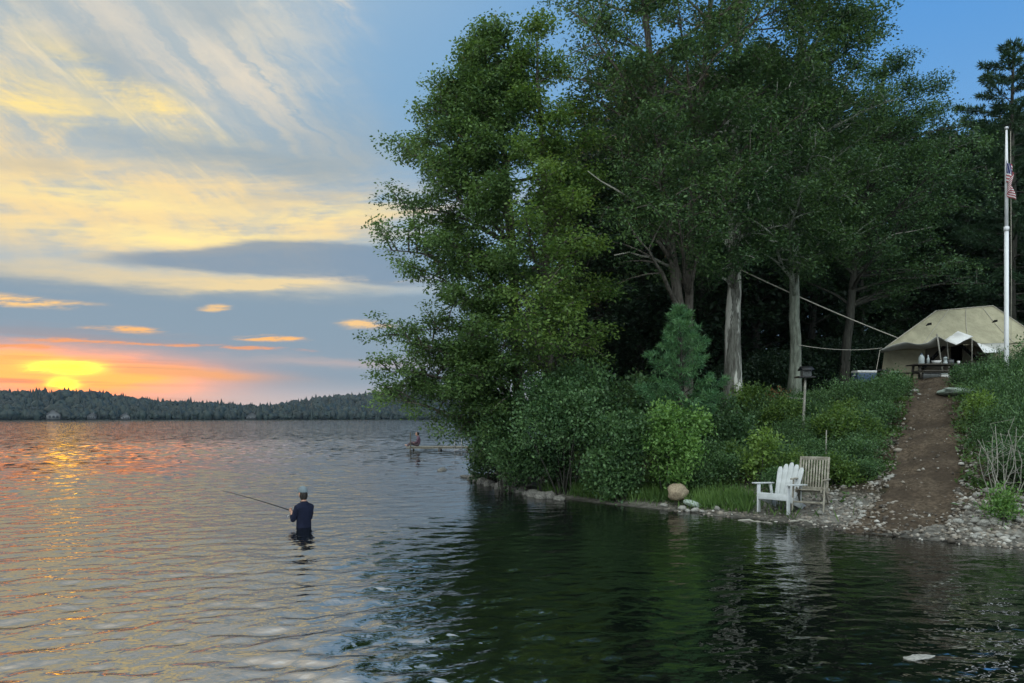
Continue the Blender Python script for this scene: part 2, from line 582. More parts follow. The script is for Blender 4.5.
# soil, leaf litter and gravel by distance from the water
m, t, p, out = mat('ground soil')
x, y, z, v = coord(t)
na = noise(t, v, 1.1, 6, .6)
nb = noise(t, v, 9, 6, .65)
litter = mix(t, nb.step(.35, .7), (.022, .017, .011), (.085, .062, .036))
litter = mix(t, na.step(.45, .7) * .6, litter, (.030, .045, .018))
grav = mix(t, nb.step(.3, .7), (.075, .068, .058), (.26, .25, .22))
wet = z + (na - .5) * .25
c = mix(t, wet.step(.30, .52), grav, litter)
c = mix(t, wet.step(-.05, .09), (.030, .029, .024), c)
t.links.new(c.s, p.inputs['Base Color'])
p.inputs['Roughness'].default_value = .9
p.inputs['Specular IOR Level'].default_value = .2
bump(t, p, nb, 1.0, .05)
M['ground'] = m
g = Acc()
grid_mesh(g, axis(-1300, -12, 34, 1300, .28, 22), axis(-900, 6, 56, 1300, .28, 22), gza)
tag(g.build('ground', M['ground'], smooth=True), kind='structure')

# dirt track, draped over the bank, edges dipping under the soil
m, t, p, out = mat('path dirt')
x, y, z, v = coord(t)
na = noise(t, v, 1.4, 6, .6)
nb = noise(t, v, 14, 7, .7)
c = mix(t, nb.step(.3, .72), (.056, .042, .029), (.180, .138, .098))
c = mix(t, na.step(.40, .62) * .8, c, (.062, .047, .034))
t.links.new(c.s, p.inputs['Base Color'])
p.inputs['Roughness'].default_value = .95
p.inputs['Specular IOR Level'].default_value = .15
bump(t, p, nb, 1.0, .06)
M['path'] = m
PATH = [(11.0, 5.75, 1.0), (12.0, 6.25, 1.05), (12.8, 6.85, 1.0), (14, 7.75, .88), (15.5, 8.7, .78), (17, 9.5, .74), (19, 10.75, .70), (21, 12.0, .72), (23.5, 13.6, 1.1), (26, 15.3, 1.6)]
pa = Acc()
ts = np.linspace(11.2, 26, 240)
cx = np.interp(ts, [q[0] for q in PATH], [q[1] for q in PATH])
hw = np.interp(ts, [q[0] for q in PATH], [q[2] for q in PATH])
us = np.linspace(-1.15, 1.15, 49)
Xp = cx[:, None] + us[None] * (hw[:, None] + .16 * wob(ts * 2.1, ts * .7)[:, None] + .12 * wob(ts * 5.3 + 2, ts * 3.1)[:, None])
Yp = np.broadcast_to(ts[:, None], Xp.shape)
rut = -.025 * np.exp(-((np.abs(us) - .5) / .22) ** 2)
Zp = gza(Xp, Yp) + .045 + rut[None] - np.clip((np.abs(us) - .7) / .40, 0, 1)[None] ** 2 * .15 - (np.clip((12.3 - ts) / .6, 0, 1) * .14)[:, None] - (np.clip((ts - 25) / .9, 0, 1) * .12)[:, None] + .016 * wob(Xp * 5, Yp * 5) + .012 * wob(Xp * 13, Yp * 11) + .008 * wob(Xp * 29 + 3, Yp * 23)
i = np.arange(239 * 48)
r, c_ = i // 48, i % 48
pa.add(np.stack([Xp, Yp, Zp], -1).reshape(-1, 3), np.stack([r * 49 + c_, r * 49 + c_ + 1, (r + 1) * 49 + c_ + 1, (r + 1) * 49 + c_], 1))
tag(pa.build('dirt_path', M['path'], smooth=True), kind='structure')

# ------------------------------------------------------------------ water
m, t, p, out = mat('lake water')
x, y, z, v = coord(t)
wv1 = noise(t, vec(t, x * .75, y * 1.15, 0.0), 1.6, 3, .55, .35)
wv3 = noise(t, vec(t, x * .8, y * 1.1, 3.0), 7.5, 2, .5, .3)
calm = noise(t, vec(t, x * .05, y * .09, 5.0), 1.0, 3, .5)
cam_d = (x * x + y * y)._m('SQRT', x * x + y * y)
far = cam_d.step(10, 48)
h = wv3 * .12 * (1.0 - far * .5)
p.inputs['Base Color'].default_value = (.003, .005, .004, 1)
p.inputs['Roughness'].default_value = .25
p.inputs['Specular IOR Level'].default_value = .0
# ripples too small and far for relief: their slopes tilt the normal directly
wn = t.nodes.new('ShaderNodeTexNoise')
wn.inputs['Scale'].default_value = 1.9; wn.inputs['Detail'].default_value = 2; wn.inputs['Roughness'].default_value = .55
t.links.new(vec(t, x * .8, y * 1.0, 0.0).s, wn.inputs['Vector'])
ws = t.nodes.new('ShaderNodeSeparateColor'); t.links.new(wn.outputs['Color'], ws.inputs[0])
sl = far * (calm.step(.3, .7) * .5 + .6)
geo = t.nodes.new('ShaderNodeNewGeometry')
gs = t.nodes.new('ShaderNodeSeparateXYZ'); t.links.new(geo.outputs['Normal'], gs.inputs[0])
tilt = vec(t, S(t, gs.outputs[0]) + (S(t, ws.outputs[0]) - .5) * sl * FARX, S(t, gs.outputs[1]) + (S(t, ws.outputs[1]) - .5) * sl * FARY, S(t, gs.outputs[2]))
nrm = t.nodes.new('ShaderNodeVectorMath'); nrm.operation = 'NORMALIZE'
t.links.new(tilt.s, nrm.inputs[0])
b = bump(t, p, h, 1.0, .08)
t.links.new(nrm.outputs[0], b.inputs['Normal'])
gl = t.nodes.new('ShaderNodeBsdfGlossy'); gl.inputs['Roughness'].default_value = .03
gl.inputs['Color'].default_value = (.98, .98, .98, 1)
t.links.new(b.outputs[0], gl.inputs['Normal'])
fr = t.nodes.new('ShaderNodeFresnel'); fr.inputs['IOR'].default_value = 6.5
t.links.new(b.outputs[0], fr.inputs['Normal'])
mx = t.nodes.new('ShaderNodeMixShader')
t.links.new(fr.outputs[0], mx.inputs[0]); t.links.new(p.outputs[0], mx.inputs[1]); t.links.new(gl.outputs[0], mx.inputs[2])
t.links.new(mx.outputs[0], out.inputs[0])
M['water'] = m
w = Acc()
# wind ripples as real relief: many short-crested wave trains, dropped where the mesh is too coarse to carry them
RR = np.concatenate([[.6, 1.2, 2.0, 2.8], np.geomspace(3.4, 80, 800), np.geomspace(84, 1290, 60)])
AA = np.linspace(-1.0, 1.0, 820)
Ag, Rg = np.meshgrid(AA, RR)
Wx, Wy = Rg * np.sin(Ag), Rg * np.cos(Ag)
cell = np.gradient(RR)[:, None] * np.ones_like(Ag)
cell = np.maximum(cell, RR[:, None] * .0026)
rgw = np.random.default_rng(2)
Wz = np.zeros_like(Wx)
lull = .62 + .38 * np.sin(Wx * .21 + 1.5 * np.sin(Wy * .13)) * np.sin(Wy * .17 + 1.2 * np.sin(Wx * .11 + 2))
NW = 84
for k in range(NW):
    lam = .13 * (1.5 / .13) ** (k / (NW - 1)) * rgw.uniform(.9, 1.1)
    th = -PI / 2 + .35 + rgw.normal(0, .62)
    kv = 2 * PI / lam
    slope = 1.2 * WSLOPE * math.exp(-(math.log(lam / .30) / .95) ** 2 / 2)
    fade = np.clip((lam / cell - 2.2) / 2.5, 0, 1)
    ph_ = kv * (Wx * math.cos(th) + Wy * math.sin(th)) + rgw.uniform(0, 6.28) + .9 * np.sin(Wx * .7 + k) * np.sin(Wy * .55 + 2.1 * k)
    Wz += slope / kv * fade * np.sin(ph_)
Wz *= (1 - .62 * np.clip((Wx + 1.2) / 3.2, 0, 1)) * lull * np.clip((1.0 - np.abs(Ag)) / .08, 0, 1) * np.clip((Rg - 2) / 2, 0, 1) * np.clip((110 - Rg) / 50, 0, 1)
dsh = sdist(np.stack([Wx[:804].ravel(), Wy[:804].ravel()], 1)).reshape(804, -1)
Wz[:804] *= np.clip((-dsh + .3) / 2.5, .18, 1)
nA = len(AA)
i = np.arange((len(RR) - 1) * (nA - 1)); r, c_ = i // (nA - 1), i % (nA - 1)
Vw = np.stack([Wx, Wy, Wz], -1).reshape(-1, 3)
w.add(Vw, np.stack([r * nA + c_, r * nA + c_ + 1, (r + 1) * nA + c_ + 1, (r + 1) * nA + c_], 1))
# the quiet rest of the lake, beside and behind the viewer
A2 = np.linspace(1.0, 2 * PI - 1.0, 60)
i = np.arange(59)
w.add(np.stack([np.concatenate([1290 * np.sin(A2), .6 * np.sin(A2)]), np.concatenate([1290 * np.cos(A2), .6 * np.cos(A2)]), np.zeros(120)], 1), np.stack([i, i + 1, i + 61, i + 60], 1))
cap_ = np.concatenate([.6 * np.stack([np.sin(AA[::20]), np.cos(AA[::20])], 1), .6 * np.stack([np.sin(A2[1:-1]), np.cos(A2[1:-1])], 1)])
w.add(np.concatenate([cap_, np.zeros((len(cap_), 1))], 1), np.arange(len(cap_))[::-1][None, :])
tag(w.build('lake_water', M['water'], smooth=True), kind='structure')

# ------------------------------------------------------------------ hills and far forest
def ridge(az):
    return 4 + 16 * np.exp(-((az + .68) / .26) ** 2) + 2.5 * np.sin(az * 21) + 1.6 * np.sin(az * 47 + 1)


def hz(R, az):
    k = np.clip((R - 700) / 190, 0, 1)
    k2 = np.clip((R - 960) / 150, 0, 1)
    return -1.5 + 2.1 * np.clip((R - 690) / 14, 0, 1) + ridge(az) * k * k * (3 - 2 * k) + k2 * k2 * (3 - 2 * k2) * (3 + 26 * np.exp(-((az + .12) / .14) ** 2))


hl = Acc()
azs = np.linspace(-1.35, .5, 160)
Rs = np.concatenate([np.linspace(688, 720, 6), np.linspace(740, 1240, 28)])
Ag, Rg = np.meshgrid(azs, Rs)
i = np.arange((len(Rs) - 1) * (len(azs) - 1))
r, c_ = i // (len(azs) - 1), i % (len(azs) - 1)
na_ = len(azs)
hl.add(np.stack([Rg * np.sin(Ag), Rg * np.cos(Ag), hz(Rg, Ag)], -1).reshape(-1, 3), np.stack([r * na_ + c_, r * na_ + c_ + 1, (r + 1) * na_ + c_ + 1, (r + 1) * na_ + c_], 1))
M['hill'] = plain('hill floor', (.045, .058, .034), .95, .2, .05)
tag(hl.build('hills', M['hill'], smooth=True), kind='structure')

rng = np.random.default_rng(11)
ff = Acc()


def far_tree(acc, x, y, z, h, conif):
    """a small tree of ragged stacked tufts"""
    s = 5
    rows = 5
    ang = np.arange(s) * 2 * PI / s + rng.uniform(0, 6)
    hs = np.linspace(.05, 1, rows)
    if conif:
        pr = np.array([.20, .17, .13, .08, .005])
    else:
        pr = np.array([.30, .46, .50, .36, .10])
    V = []
    for k in range(rows):
        rr = pr[k] * h * rng.uniform(.6, 1.35, s)
        V.append(np.stack([x + rr * np.cos(ang), y + rr * np.sin(ang), z + h * hs[k] + rng.normal(0, .035 * h, s)], 1))
    k = np.arange(s)
    F = np.concatenate([np.stack([q * s + k, q * s + (k + 1) % s, (q + 1) * s + (k + 1) % s, (q + 1) * s + k], 1) for q in range(rows - 1)])
    acc.add(np.concatenate(V), F, np.stack([rng.uniform(0, 1, rows * s), np.full(rows * s, rng.uniform(0, 1))], 1))


for k in range(9000):
    a_ = rng.uniform(-.98, .16)
    u = rng.uniform()
    R = 706 + 330 * u ** 1.25 if k < 7200 else rng.uniform(1020, 1150)
    if k < 1500: R = rng.uniform(703, 716)
    if R < 726 and any(abs(512 + FPX * math.tan(a_) - q) < 7 for q in (53, 92, 125, 252)): continue
    con = rng.uniform() < .22
    h_ = rng.uniform(6, 12.5) * (1.3 if con else 1.0)
    if R < 720: h_ *= .72
    far_tree(ff, R * math.sin(a_), R * math.cos(a_), float(hz(np.array(R), np.array(a_))) - .5, h_, con)
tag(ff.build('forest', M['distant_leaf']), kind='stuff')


def cottage(px, D, w, d, h, wallm, label, rz=0.0):
    az, R = math.atan2(px - 512, FPX), D
    x, D = R * math.sin(az), R * math.cos(az)
    r = empty('cottage', (x, D, max(.3, float(hz(np.array(R), np.array(az)))) ), -az + rz)
    tag(r, label, 'house', 'cottages along the far shore')
    a = Acc(); a.box((0, 0, h / 2), (w, d, h))
    rh = w * .36
    a.add([(-w / 2, -d / 2, h), (w / 2, -d / 2, h), (0, -d / 2, h + rh), (-w / 2, d / 2, h), (w / 2, d / 2, h), (0, d / 2, h + rh)], [np.array([(0, 1, 2), (5, 4, 3)])])
    a.build('wall', wallm, r)
    a = Acc()
    for s in (-1, 1):
        e = Vector((s * (w / 2 + .5), 0, h - .3)); tp = Vector((0, 0, h + rh + .12))
        dv = (e - tp)
        ang = math.atan2(dv.z, dv.x)
        a.box((e + tp) / 2 + Vector((0, 0, .1)), (dv.length, d + 1, .2), Matrix.Rotation(-ang, 3, 'Y'))
    rf = a.build('roof', M['house_roof'], r)
    a = Acc(); a.box((w * .2, d * .1, h + rh * .9), (.8, .8, 2.0)); a.build('chimney', M['house_grey'], rf)
    for q in (-.28, 0, .28):
        a = Acc(); a.box((q * w, -d / 2 - .04, h * .55), (w * .16, .08, h * .4)); a.build('window', M['house_glass'], r)


cottage(53, 706, 9.5, 7, 4.2, M['house_white'], 'pale cottage on the far shore just left of the setting sun', .1)
cottage(92, 704, 6.0, 6, 3.2, M['house_grey'], 'small grey cottage on the far shore, first one right of the setting sun', -.2)
cottage(125, 704, 6.5, 6, 2.6, M['house_white'], 'small low white cottage on the far shore, second one right of the setting sun', .2)
cottage(252, 706, 10, 6, 2.6, M['house_grey'], 'long low cottage on the far shore straight beyond the fisherman', .05)

# ------------------------------------------------------------------ trees
def bez(p0, p1, p2, n):
    t = np.linspace(0, 1, n)[:, None]
    return (1 - t) ** 2 * p0 + 2 * t * (1 - t) * p1 + t * t * p2


def wiggle(P, amp, rg):
    n = len(P)
    J = rg.normal(0, amp, (n, 3)); J[0] = 0
    J[1:-1] = (J[1:-1] + J[:-2] + J[2:]) / 2
    return P + J


class Tree:
    def __init__(self, name, label, cat, base, seed, group=None):
        self.rg = np.random.default_rng(seed)
        self.base = np.asarray(base, float)
        self.wood, self.leaf, self.bare = Acc(), Acc(), Acc()
        self.root = tag(empty(name, tuple(base)), label, cat, group)
        self.trunks = []

    def trunk(self, pts, r0, r1, flare=1.35, sides=10):
        """pts: world points"""
        P = np.asarray(pts, float) - self.base
        n = 18
        s = np.linspace(0, len(P) - 1, n)
        Q = np.stack([np.interp(s, np.arange(len(P)), P[:, k]) for k in range(3)], 1)
        for _ in range(2):
            Q[1:-1] = (Q[:-2] + 2 * Q[1:-1] + Q[2:]) / 4
        Q = wiggle(Q, .035, self.rg)
        R = np.linspace(r0, r1, n)
        R[0] *= flare; R[1] *= 1 + (flare - 1) * .3
        Q[0, 2] -= .15
        self.wood.tube(Q, R, sides)
        self.trunks.append((Q, R))
        return self

    def start(self, tip, drop, k=None):
        """where on the trunk a limb to tip leaves"""
        best = None
        for Q, R in (self.trunks if k is None else [self.trunks[k]]):
            hd = np.linalg.norm(tip[:2] - Q[:, :2], axis=1)
            want = tip[2] - hd * drop
            sc_ = np.abs(Q[:, 2] - want) + .15 * hd
            sc_[0] += 2
            j = int(np.argmin(sc_))
            if best is None or sc_[j] < best[0]:
                best = (sc_[j], Q[j], R[j])
        return best[1], best[2]

    def clusters(self, C, rad, n, L, W, flat=.6, droop=.25, out=None, needle=False):
        rg = self.rg
        C = np.asarray(C)
        N = len(C) * n
        cc = np.repeat(C, n, 0)
        off = np.clip(rg.normal(0, 1, (N, 3)), -1.9, 1.9) * rad * .47
        off[:, 2] *= flat
        ct = np.repeat(rg.uniform(0, 1, len(C)), n)
        if needle:
            dr = np.repeat(out, n, 0) * .9 + rg.normal(0, .6, (N, 3))
            off *= .45
        else:
            dr = rg.normal(0, 1, (N, 3)) + unit(off) * .6
            dr[:, 2] = dr[:, 2] * .5 - droop
        nn = rg.normal(0, .55, (N, 3)); nn[:, 2] += 1
        sz = rg.uniform(.65, 1.25, N)
        self.leaf.leaves(cc + off, dr, nn, L * sz, W * sz, np.stack([rg.uniform(0, 1, N), ct], 1))

    def limb(self, tip, drop=.45, nsub=6, n=30, L=0.103, W=0.056, rad=.34, sub=.34, k=None, thick=1.0, flat=.6, s0=.30, rise=.25):
        rg = self.rg
        tip = np.asarray(tip, float) - self.base
        s, R = self.start(tip, drop, k)
        ln = np.linalg.norm(tip - s)
        mid = (s + tip) / 2 + np.array([0, 0, ln * rise * .5]) + rg.normal(0, .05 * ln, 3)
        P = wiggle(bez(s, mid, tip, 8), .03 * ln ** .5, rg)
        r0 = min(R * .55, .018 * ln + .02) * thick
        self.wood.tube(P, np.linspace(r0, .008, 8), 5, False)
        T = unit(np.gradient(P, axis=0))
        C = []
        for q in range(nsub):
            f = s0 + (1 - s0) * (q + rg.uniform(.2, 1)) / nsub
            a = f * 7
            j = min(int(a), 6)
            p0 = P[j] + (P[j + 1] - P[j]) * (a - j)
            d = rg.normal(0, 1, 3); d[2] *= .55
            d = unit(T[j] * .55 + unit(d) * .9 + np.array([0, 0, .18]))
            l = max(.45, ln * sub * (1.25 - .6 * f)) * rg.uniform(.7, 1.2)
            p2 = p0 + d * l
            Sx = bez(p0, (p0 + p2) / 2 + np.array([0, 0, .12 * l]), p2, 4)
            self.wood.tube(Sx, np.linspace(max(.012, r0 * .35), .005, 4), 4, False)
            for u in (.45, .72, 1.0):
                C.append(p0 + (p2 - p0) * u + rg.normal(0, .10, 3) * l)
        C.append(P[-1]); C.append(P[-2])
        self.clusters(C, rad, n, L, W, flat)
        return self

    def crown(self, count, z0, z1, env, ax=1.0, ay=1.0, cx=0.0, cy=0.0, drop=.45, **kw):
        """n limbs round the trunk; z0..z1 world heights; env(t) crown radius"""
        rg = self.rg
        for i in range(count):
            t = (i + rg.uniform(0, 1)) / count
            a = i * 2.39996 + rg.uniform(-.4, .4)
            zz = z0 + (z1 - z0) * t - self.base[2]
            Q, R = self.trunks[i % len(self.trunks)]
            c = np.array([np.interp(zz, Q[:, 2], Q[:, 0]), np.interp(zz, Q[:, 2], Q[:, 1])])
            rr = env(t) * rg.uniform(.65, 1.08)
            tip = np.array([c[0] + cx + rr * math.cos(a) * ax, c[1] + cy + rr * math.sin(a) * ay, zz]) + self.base * [1, 1, 1]
            self.limb(tip, drop, k=i % len(self.trunks), **kw)
        return self

    def pine(self, n, z0, z1, rmax, L=.16, W=.022, per=34, top=.25, power=.8, droop=-.05, up=.12):
        rg = self.rg
        Q, R = self.trunks[0]
        for i in range(n):
            t = (i + rg.uniform(0, .8)) / n
            zz = z0 + (z1 - z0) * t - self.base[2]
            j = np.array([np.interp(zz, Q[:, 2], Q[:, m_]) for m_ in range(2)] + [zz])
            a = i * 2.39996 + rg.uniform(-.5, .5)
            ln = rmax * (1 - t) ** power * rg.uniform(.55, 1.1) + top
            d = np.array([math.cos(a), math.sin(a), droop + up * t * 3])
            P = bez(j, j + d * ln * .5, j + d * ln + np.array([0, 0, up * ln]), 6)
            P = wiggle(P, .02 * ln, rg)
            self.wood.tube(P, np.linspace(min(.05, .012 * ln + .006), .004, 6), 4, False)
            C, O = [], []
            m_ = max(3, int(ln / .16))
            for q in range(m_):
                f = .25 + .75 * (q + .5) / m_
                p0 = P[0] + (P[-1] - P[0]) * f
                p0 = np.array([np.interp(f * 5, np.arange(6), P[:, e]) for e in range(3)])
                for s_ in (-1, 1):
                    sd = np.array([-d[1] * s_, d[0] * s_, 0]) * .8 + d * .6 + np.array([0, 0, .15])
                    l = ln * .30 * (1.15 - f) + .08
                    C.append(p0 + sd * l * rg.uniform(.5, 1)); O.append(unit(sd))
                C.append(p0); O.append(unit(d))
            C.append(P[-1]); O.append(unit(d))
            self.clusters(C, .17, per, L, W, .5, out=np.asarray(O), needle=True)
        return self

    def dead(self, pts, r0=.05, r1=.012):
        a = Acc()
        a.tube(wiggle(np.asarray(pts, float) - self.base, .02, self.rg), np.linspace(r0, r1, len(pts)), 5)
        a.build('bare_branch', M['dead_wood'], self.root, smooth=True)
        return self

    def done(self, bark, leafm, crown_name='crown'):
        if self.wood.n: self.wood.build('trunk', bark, self.root, smooth=True)
        if self.leaf.n: self.leaf.build(crown_name, leafm, self.root)
        if self.bare.n: self.bare.build('twigs', M['dead_wood'], self.root, smooth=True)
        return self.root


def col(px, D, zoff=0.0):
    p_ = on(px, D)
    p_[2] += zoff
    return p_


def tips(t, lst, **kw):
    for (px, py, D) in lst:
        t.limb(at(px, py, D), **kw)


# leaning broadleaf at the tip of the point: the whole left outline
t = Tree('leaning_maple', 'broad leafy tree at the tip of the point, its boughs hanging out over the water', 'tree', col(522, 20.3), 3)
t.trunk([col(522, 20.3), at(515, 330, 20.2), at(508, 200, 20), at(500, 90, 20), at(492, 35, 20)], .19, .03)
tips(t, [(407, 156, 20), (386, 246, 19.6), (400, 206, 20.4), (442, 108, 20), (424, 140, 21), (490, 44, 20), (474, 78, 19.5), (456, 96, 21), (417, 268, 19),
         (446, 126, 19), (437, 188, 19), (446, 238, 18.6), (456, 294, 18.2), (468, 335, 17.8), (480, 138, 18.6), (500, 186, 18.2), (500, 258, 17.7), (512, 331, 17.5),
         (474, 206, 18.4), (432, 221, 20.6), (427, 166, 20), (461, 156, 19.5), (484, 101, 20.5), (505, 86, 19.5), (432, 246, 19.8), (476, 268, 18.8), (486, 306, 18.6)],
     drop=.5, nsub=9, n=75, L=0.101, W=0.054, rad=.36)
tips(t, [(394, 336, 19.6), (408, 342, 18.8), (422, 330, 19.6), (384, 372, 19), (392, 398, 18.8), (442, 388, 18.2), (430, 356, 20), (450, 418, 18.6), (468, 430, 19.5),
         (410, 375, 20), (446, 360, 19), (461, 385, 18.2), (480, 375, 17.8), (476, 350, 18.6), (500, 360, 17.6), (442, 345, 19.5), (490, 410, 18), (397, 385, 19.5), (417, 392, 19.2), (474, 405, 18.4)],
     drop=.25, nsub=8, n=69, L=0.096, W=0.051, rad=.32, rise=.15)
tips(t, [(428, 108, 19.6), (440, 90, 20.4), (454, 80, 19.8), (468, 66, 20.4), (482, 52, 19.4), (488, 84, 19.2), (503, 96, 20.6), (506, 62, 20.4), (470, 100, 19.2), (456, 116, 20.2), (515, 110, 19.2), (515, 140, 18.8)],
     drop=.5, nsub=7, n=50, L=.101, W=.054, rad=.36)
t.crown(16, 9.0, 12.3, lambda u: 1.5 - .8 * u, nsub=5, n=44, L=.101, W=.054, rad=.34)
t.crown(20, 3.5, 11.5, lambda u: 3.0 * math.sin(PI * (.12 + .8 * u)) ** .7, cx=-.3, cy=1.2, nsub=6, n=48, L=0.101, W=0.054, rad=.38)
t.done(M['bark'], M['oak_leaf'])

t = Tree('maple_tree', 'slim tree with yellow green leaves rising beside the leaning tree on the point', 'tree', col(552, 19.6), 5)
t.trunk([col(552, 19.6), at(548, 300, 19.6), at(545, 180, 19.5), at(540, 80, 19.6), at(538, 38, 19.6)], .13, .02)
tips(t, [(540, 30, 19.6), (522, 62, 19.4), (560, 70, 19.6), (530, 95, 18.8), (560, 120, 18.5), (585, 140, 19), (520, 150, 18), (545, 170, 17.8), (575, 190, 18), (600, 185, 19),
         (530, 215, 17.4), (560, 240, 17.2), (590, 245, 18), (545, 280, 17), (515, 290, 17.2), (575, 300, 17.4), (530, 330, 16.9), (560, 340, 17.2), (605, 290, 18.6), (600, 330, 18), (590, 110, 20), (556, 150, 19), (570, 172, 18.6), (548, 118, 19.2), (565, 205, 18.4)],
     drop=.55, nsub=6, n=51, L=0.099, W=0.056, rad=.36)
t.done(M['bark'], M['yellow_leaf'])

# the great double-stemmed oak
t = Tree('double_oak', 'tallest oak with two grey stems forking low behind the small pine', 'tree', col(686, 20.5), 7)
b0 = col(686, 20.5)
t.trunk([b0, at(684, 345, 20.5), at(676, 280, 20.4), at(668, 210, 20.2), at(655, 90, 20), at(640, -40, 20), at(632, -130, 20)], .17, .05)
t.trunk([b0 + [.06, .1, 0], at(689, 345, 20.7), at(690, 280, 20.8), at(690, 200, 21), at(702, 90, 21.2), at(715, -30, 21.4), at(722, -140, 21.4)], .145, .05)
tips(t, [(600, 22, 20), (585, 92, 19.6), (612, 130, 19), (640, 62, 18.6), (622, 172, 18.6), (650, 200, 18), (632, 236, 18), (690, 42, 18.6), (720, 22, 19), (740, 100, 18.8),
         (700, 150, 18), (762, 62, 20), (730, 190, 18.4), (775, 130, 19.6), (665, 110, 18), (680, 195, 17.6), (605, 205, 19), (640, 10, 20), (670, -20, 19), (570, 8, 20.5), (610, 60, 19.6), (660, 165, 17.8), (750, 160, 18.6), (716, 232, 18.6)],
     drop=.6, nsub=7, n=54, L=0.099, W=0.048, rad=.40)
t.crown(36, 8.5, 17.5, lambda u: 3.6 * math.sin(PI * (.22 + .74 * u)) ** .7, nsub=7, n=48, L=0.099, W=0.048, rad=.42, drop=.6)
t.dead([at(668, 266, 20.1), at(650, 257, 19.6), at(640, 255, 19.2), at(630, 251, 19), at(614, 255, 18.6)], .045, .012)
t.dead([at(640, 205, 19), at(615, 190, 18.6), at(600, 182, 18.4), at(588, 172, 18.2)], .03, .008)
for (a0, b0_) in (((600, 40), (598, -12)), ((606, 50), (612, -15)), ((612, 60), (590, 5)), ((620, 40), (628, -15))):
    t.dead([at(*a0, 20), at((a0[0] + b0_[0]) / 2 + 1, (a0[1] + b0_[1]) / 2, 20), at(*b0_, 20)], .018, .006)
t.done(M['bark'], M['mid_leaf'])

# white-barked trunk
t = Tree('peeling_tree', 'tree whose lower trunk is striped with white peeling bark, where the long rope is tied', 'tree', col(732, 22), 9)
t.trunk([col(732, 22), at(733, 330, 22), at(735, 285, 22), at(734, 180, 22), at(736, 60, 22), at(742, -60, 22)], .27, .07)
tips(t, [(716, 225, 20), (760, 205, 19.6), (700, 262, 20.6), (770, 150, 20), (740, 60, 20), (742, 255, 20), (775, 240, 20.4), (720, 110, 20), (785, 90, 21), (725, 15, 20.6), (758, 120, 19.4), (790, 190, 20)],
     drop=.35, nsub=7, n=54, L=0.099, W=0.048, rad=.42)
t.crown(24, 7.5, 16, lambda u: 3.3 * math.sin(PI * (.2 + .75 * u)) ** .7, nsub=7, n=48, L=0.099, W=0.048, rad=.42)
t.done(M['pale_bark'], M['dark_leaf'])

t = Tree('lichen_oak', 'straight pale green lichened trunk standing behind the feeder post', 'tree', col(794, 22.6), 13)
t.trunk([col(794, 22.6), at(795, 330, 22.6), at(793, 260, 22.6), at(796, 150, 22.6), at(800, 40, 22.6), at(805, -60, 22.6)], .18, .06)
tips(t, [(800, 252, 20.6), (770, 232, 20), (830, 232, 20.6), (850, 190, 20.4), (820, 140, 20), (866, 40, 21), (880, 18, 21.4), (858, 66, 21), (840, 92, 20.4), (800, 20, 21), (780, 60, 20.6), (850, 240, 21),
         (800, 190, 19.6), (835, 45, 21), (870, 12, 22), (850, 10, 21.4), (815, 75, 20), (875, 130, 21.4), (862, 165, 20.6), (845, -10, 21)],
     drop=.5, nsub=7, n=54, L=0.103, W=0.050, rad=.40)
t.crown(26, 7.5, 15.5, lambda u: 3.2 * math.sin(PI * (.2 + .75 * u)) ** .7, nsub=7, n=48, L=0.103, W=0.050, rad=.42)
t.done(M['green_bark'], M['mid_leaf'])

t = Tree('leaning_oak', 'tree with a dark trunk leaning right at the left end of the tent', 'tree', col(845, 25.5), 15)
t.trunk([col(845, 25.5), at(847, 330, 25.5), at(853, 280, 25.5), at(862, 220, 25.6), at(875, 130, 26), at(884, 60, 26)], .17, .05)
tips(t, [(900, 62, 25.4), (938, 84, 25.6), (955, 103, 25.6), (968, 128, 26), (918, 150, 24.4), (882, 108, 24.4), (900, 192, 23.8), (948, 182, 24.6), (870, 212, 23.8), (985, 165, 25.6), (925, 110, 24.6), (910, 85, 25),
         (930, 215, 24.4), (965, 205, 25), (890, 150, 24), (945, 140, 25), (985, 140, 26.5), (880, 75, 25.6)],
     drop=.55, nsub=7, n=54, L=0.099, W=0.048, rad=.42)
tips(t, [(920, 268, 24.6), (948, 280, 24.4), (985, 285, 25), (900, 290, 25), (965, 262, 24.6), (895, 255, 24.4)], drop=.15, nsub=6, n=33, L=0.111, W=0.048, rad=.38)
t.crown(22, 6.5, 12.5, lambda u: 3.2 * math.sin(PI * (.2 + .75 * u)) ** .7, nsub=7, n=48, L=0.099, W=0.048, rad=.42)
t.dead([at(862, 252, 25.5), at(876, 246, 25), at(893, 235, 24.6), at(912, 231, 24.4), at(932, 226, 24.2)], .04, .008)
t.done(M['dark_bark'], M['dark_leaf'])

t = Tree('white_pine', 'tall pine whose feathery top rises behind the flagpole', 'tree', col(1012, 29), 17)
t.trunk([col(1012, 29), at(1012, 200, 29), at(1012, 52, 29)], .22, .03)
t.pine(74, 6.0, 16.2, 3.0, .22, .034, 22, .4, .55, .0, .12)
t.done(M['dark_bark'], M['pine_needle'])

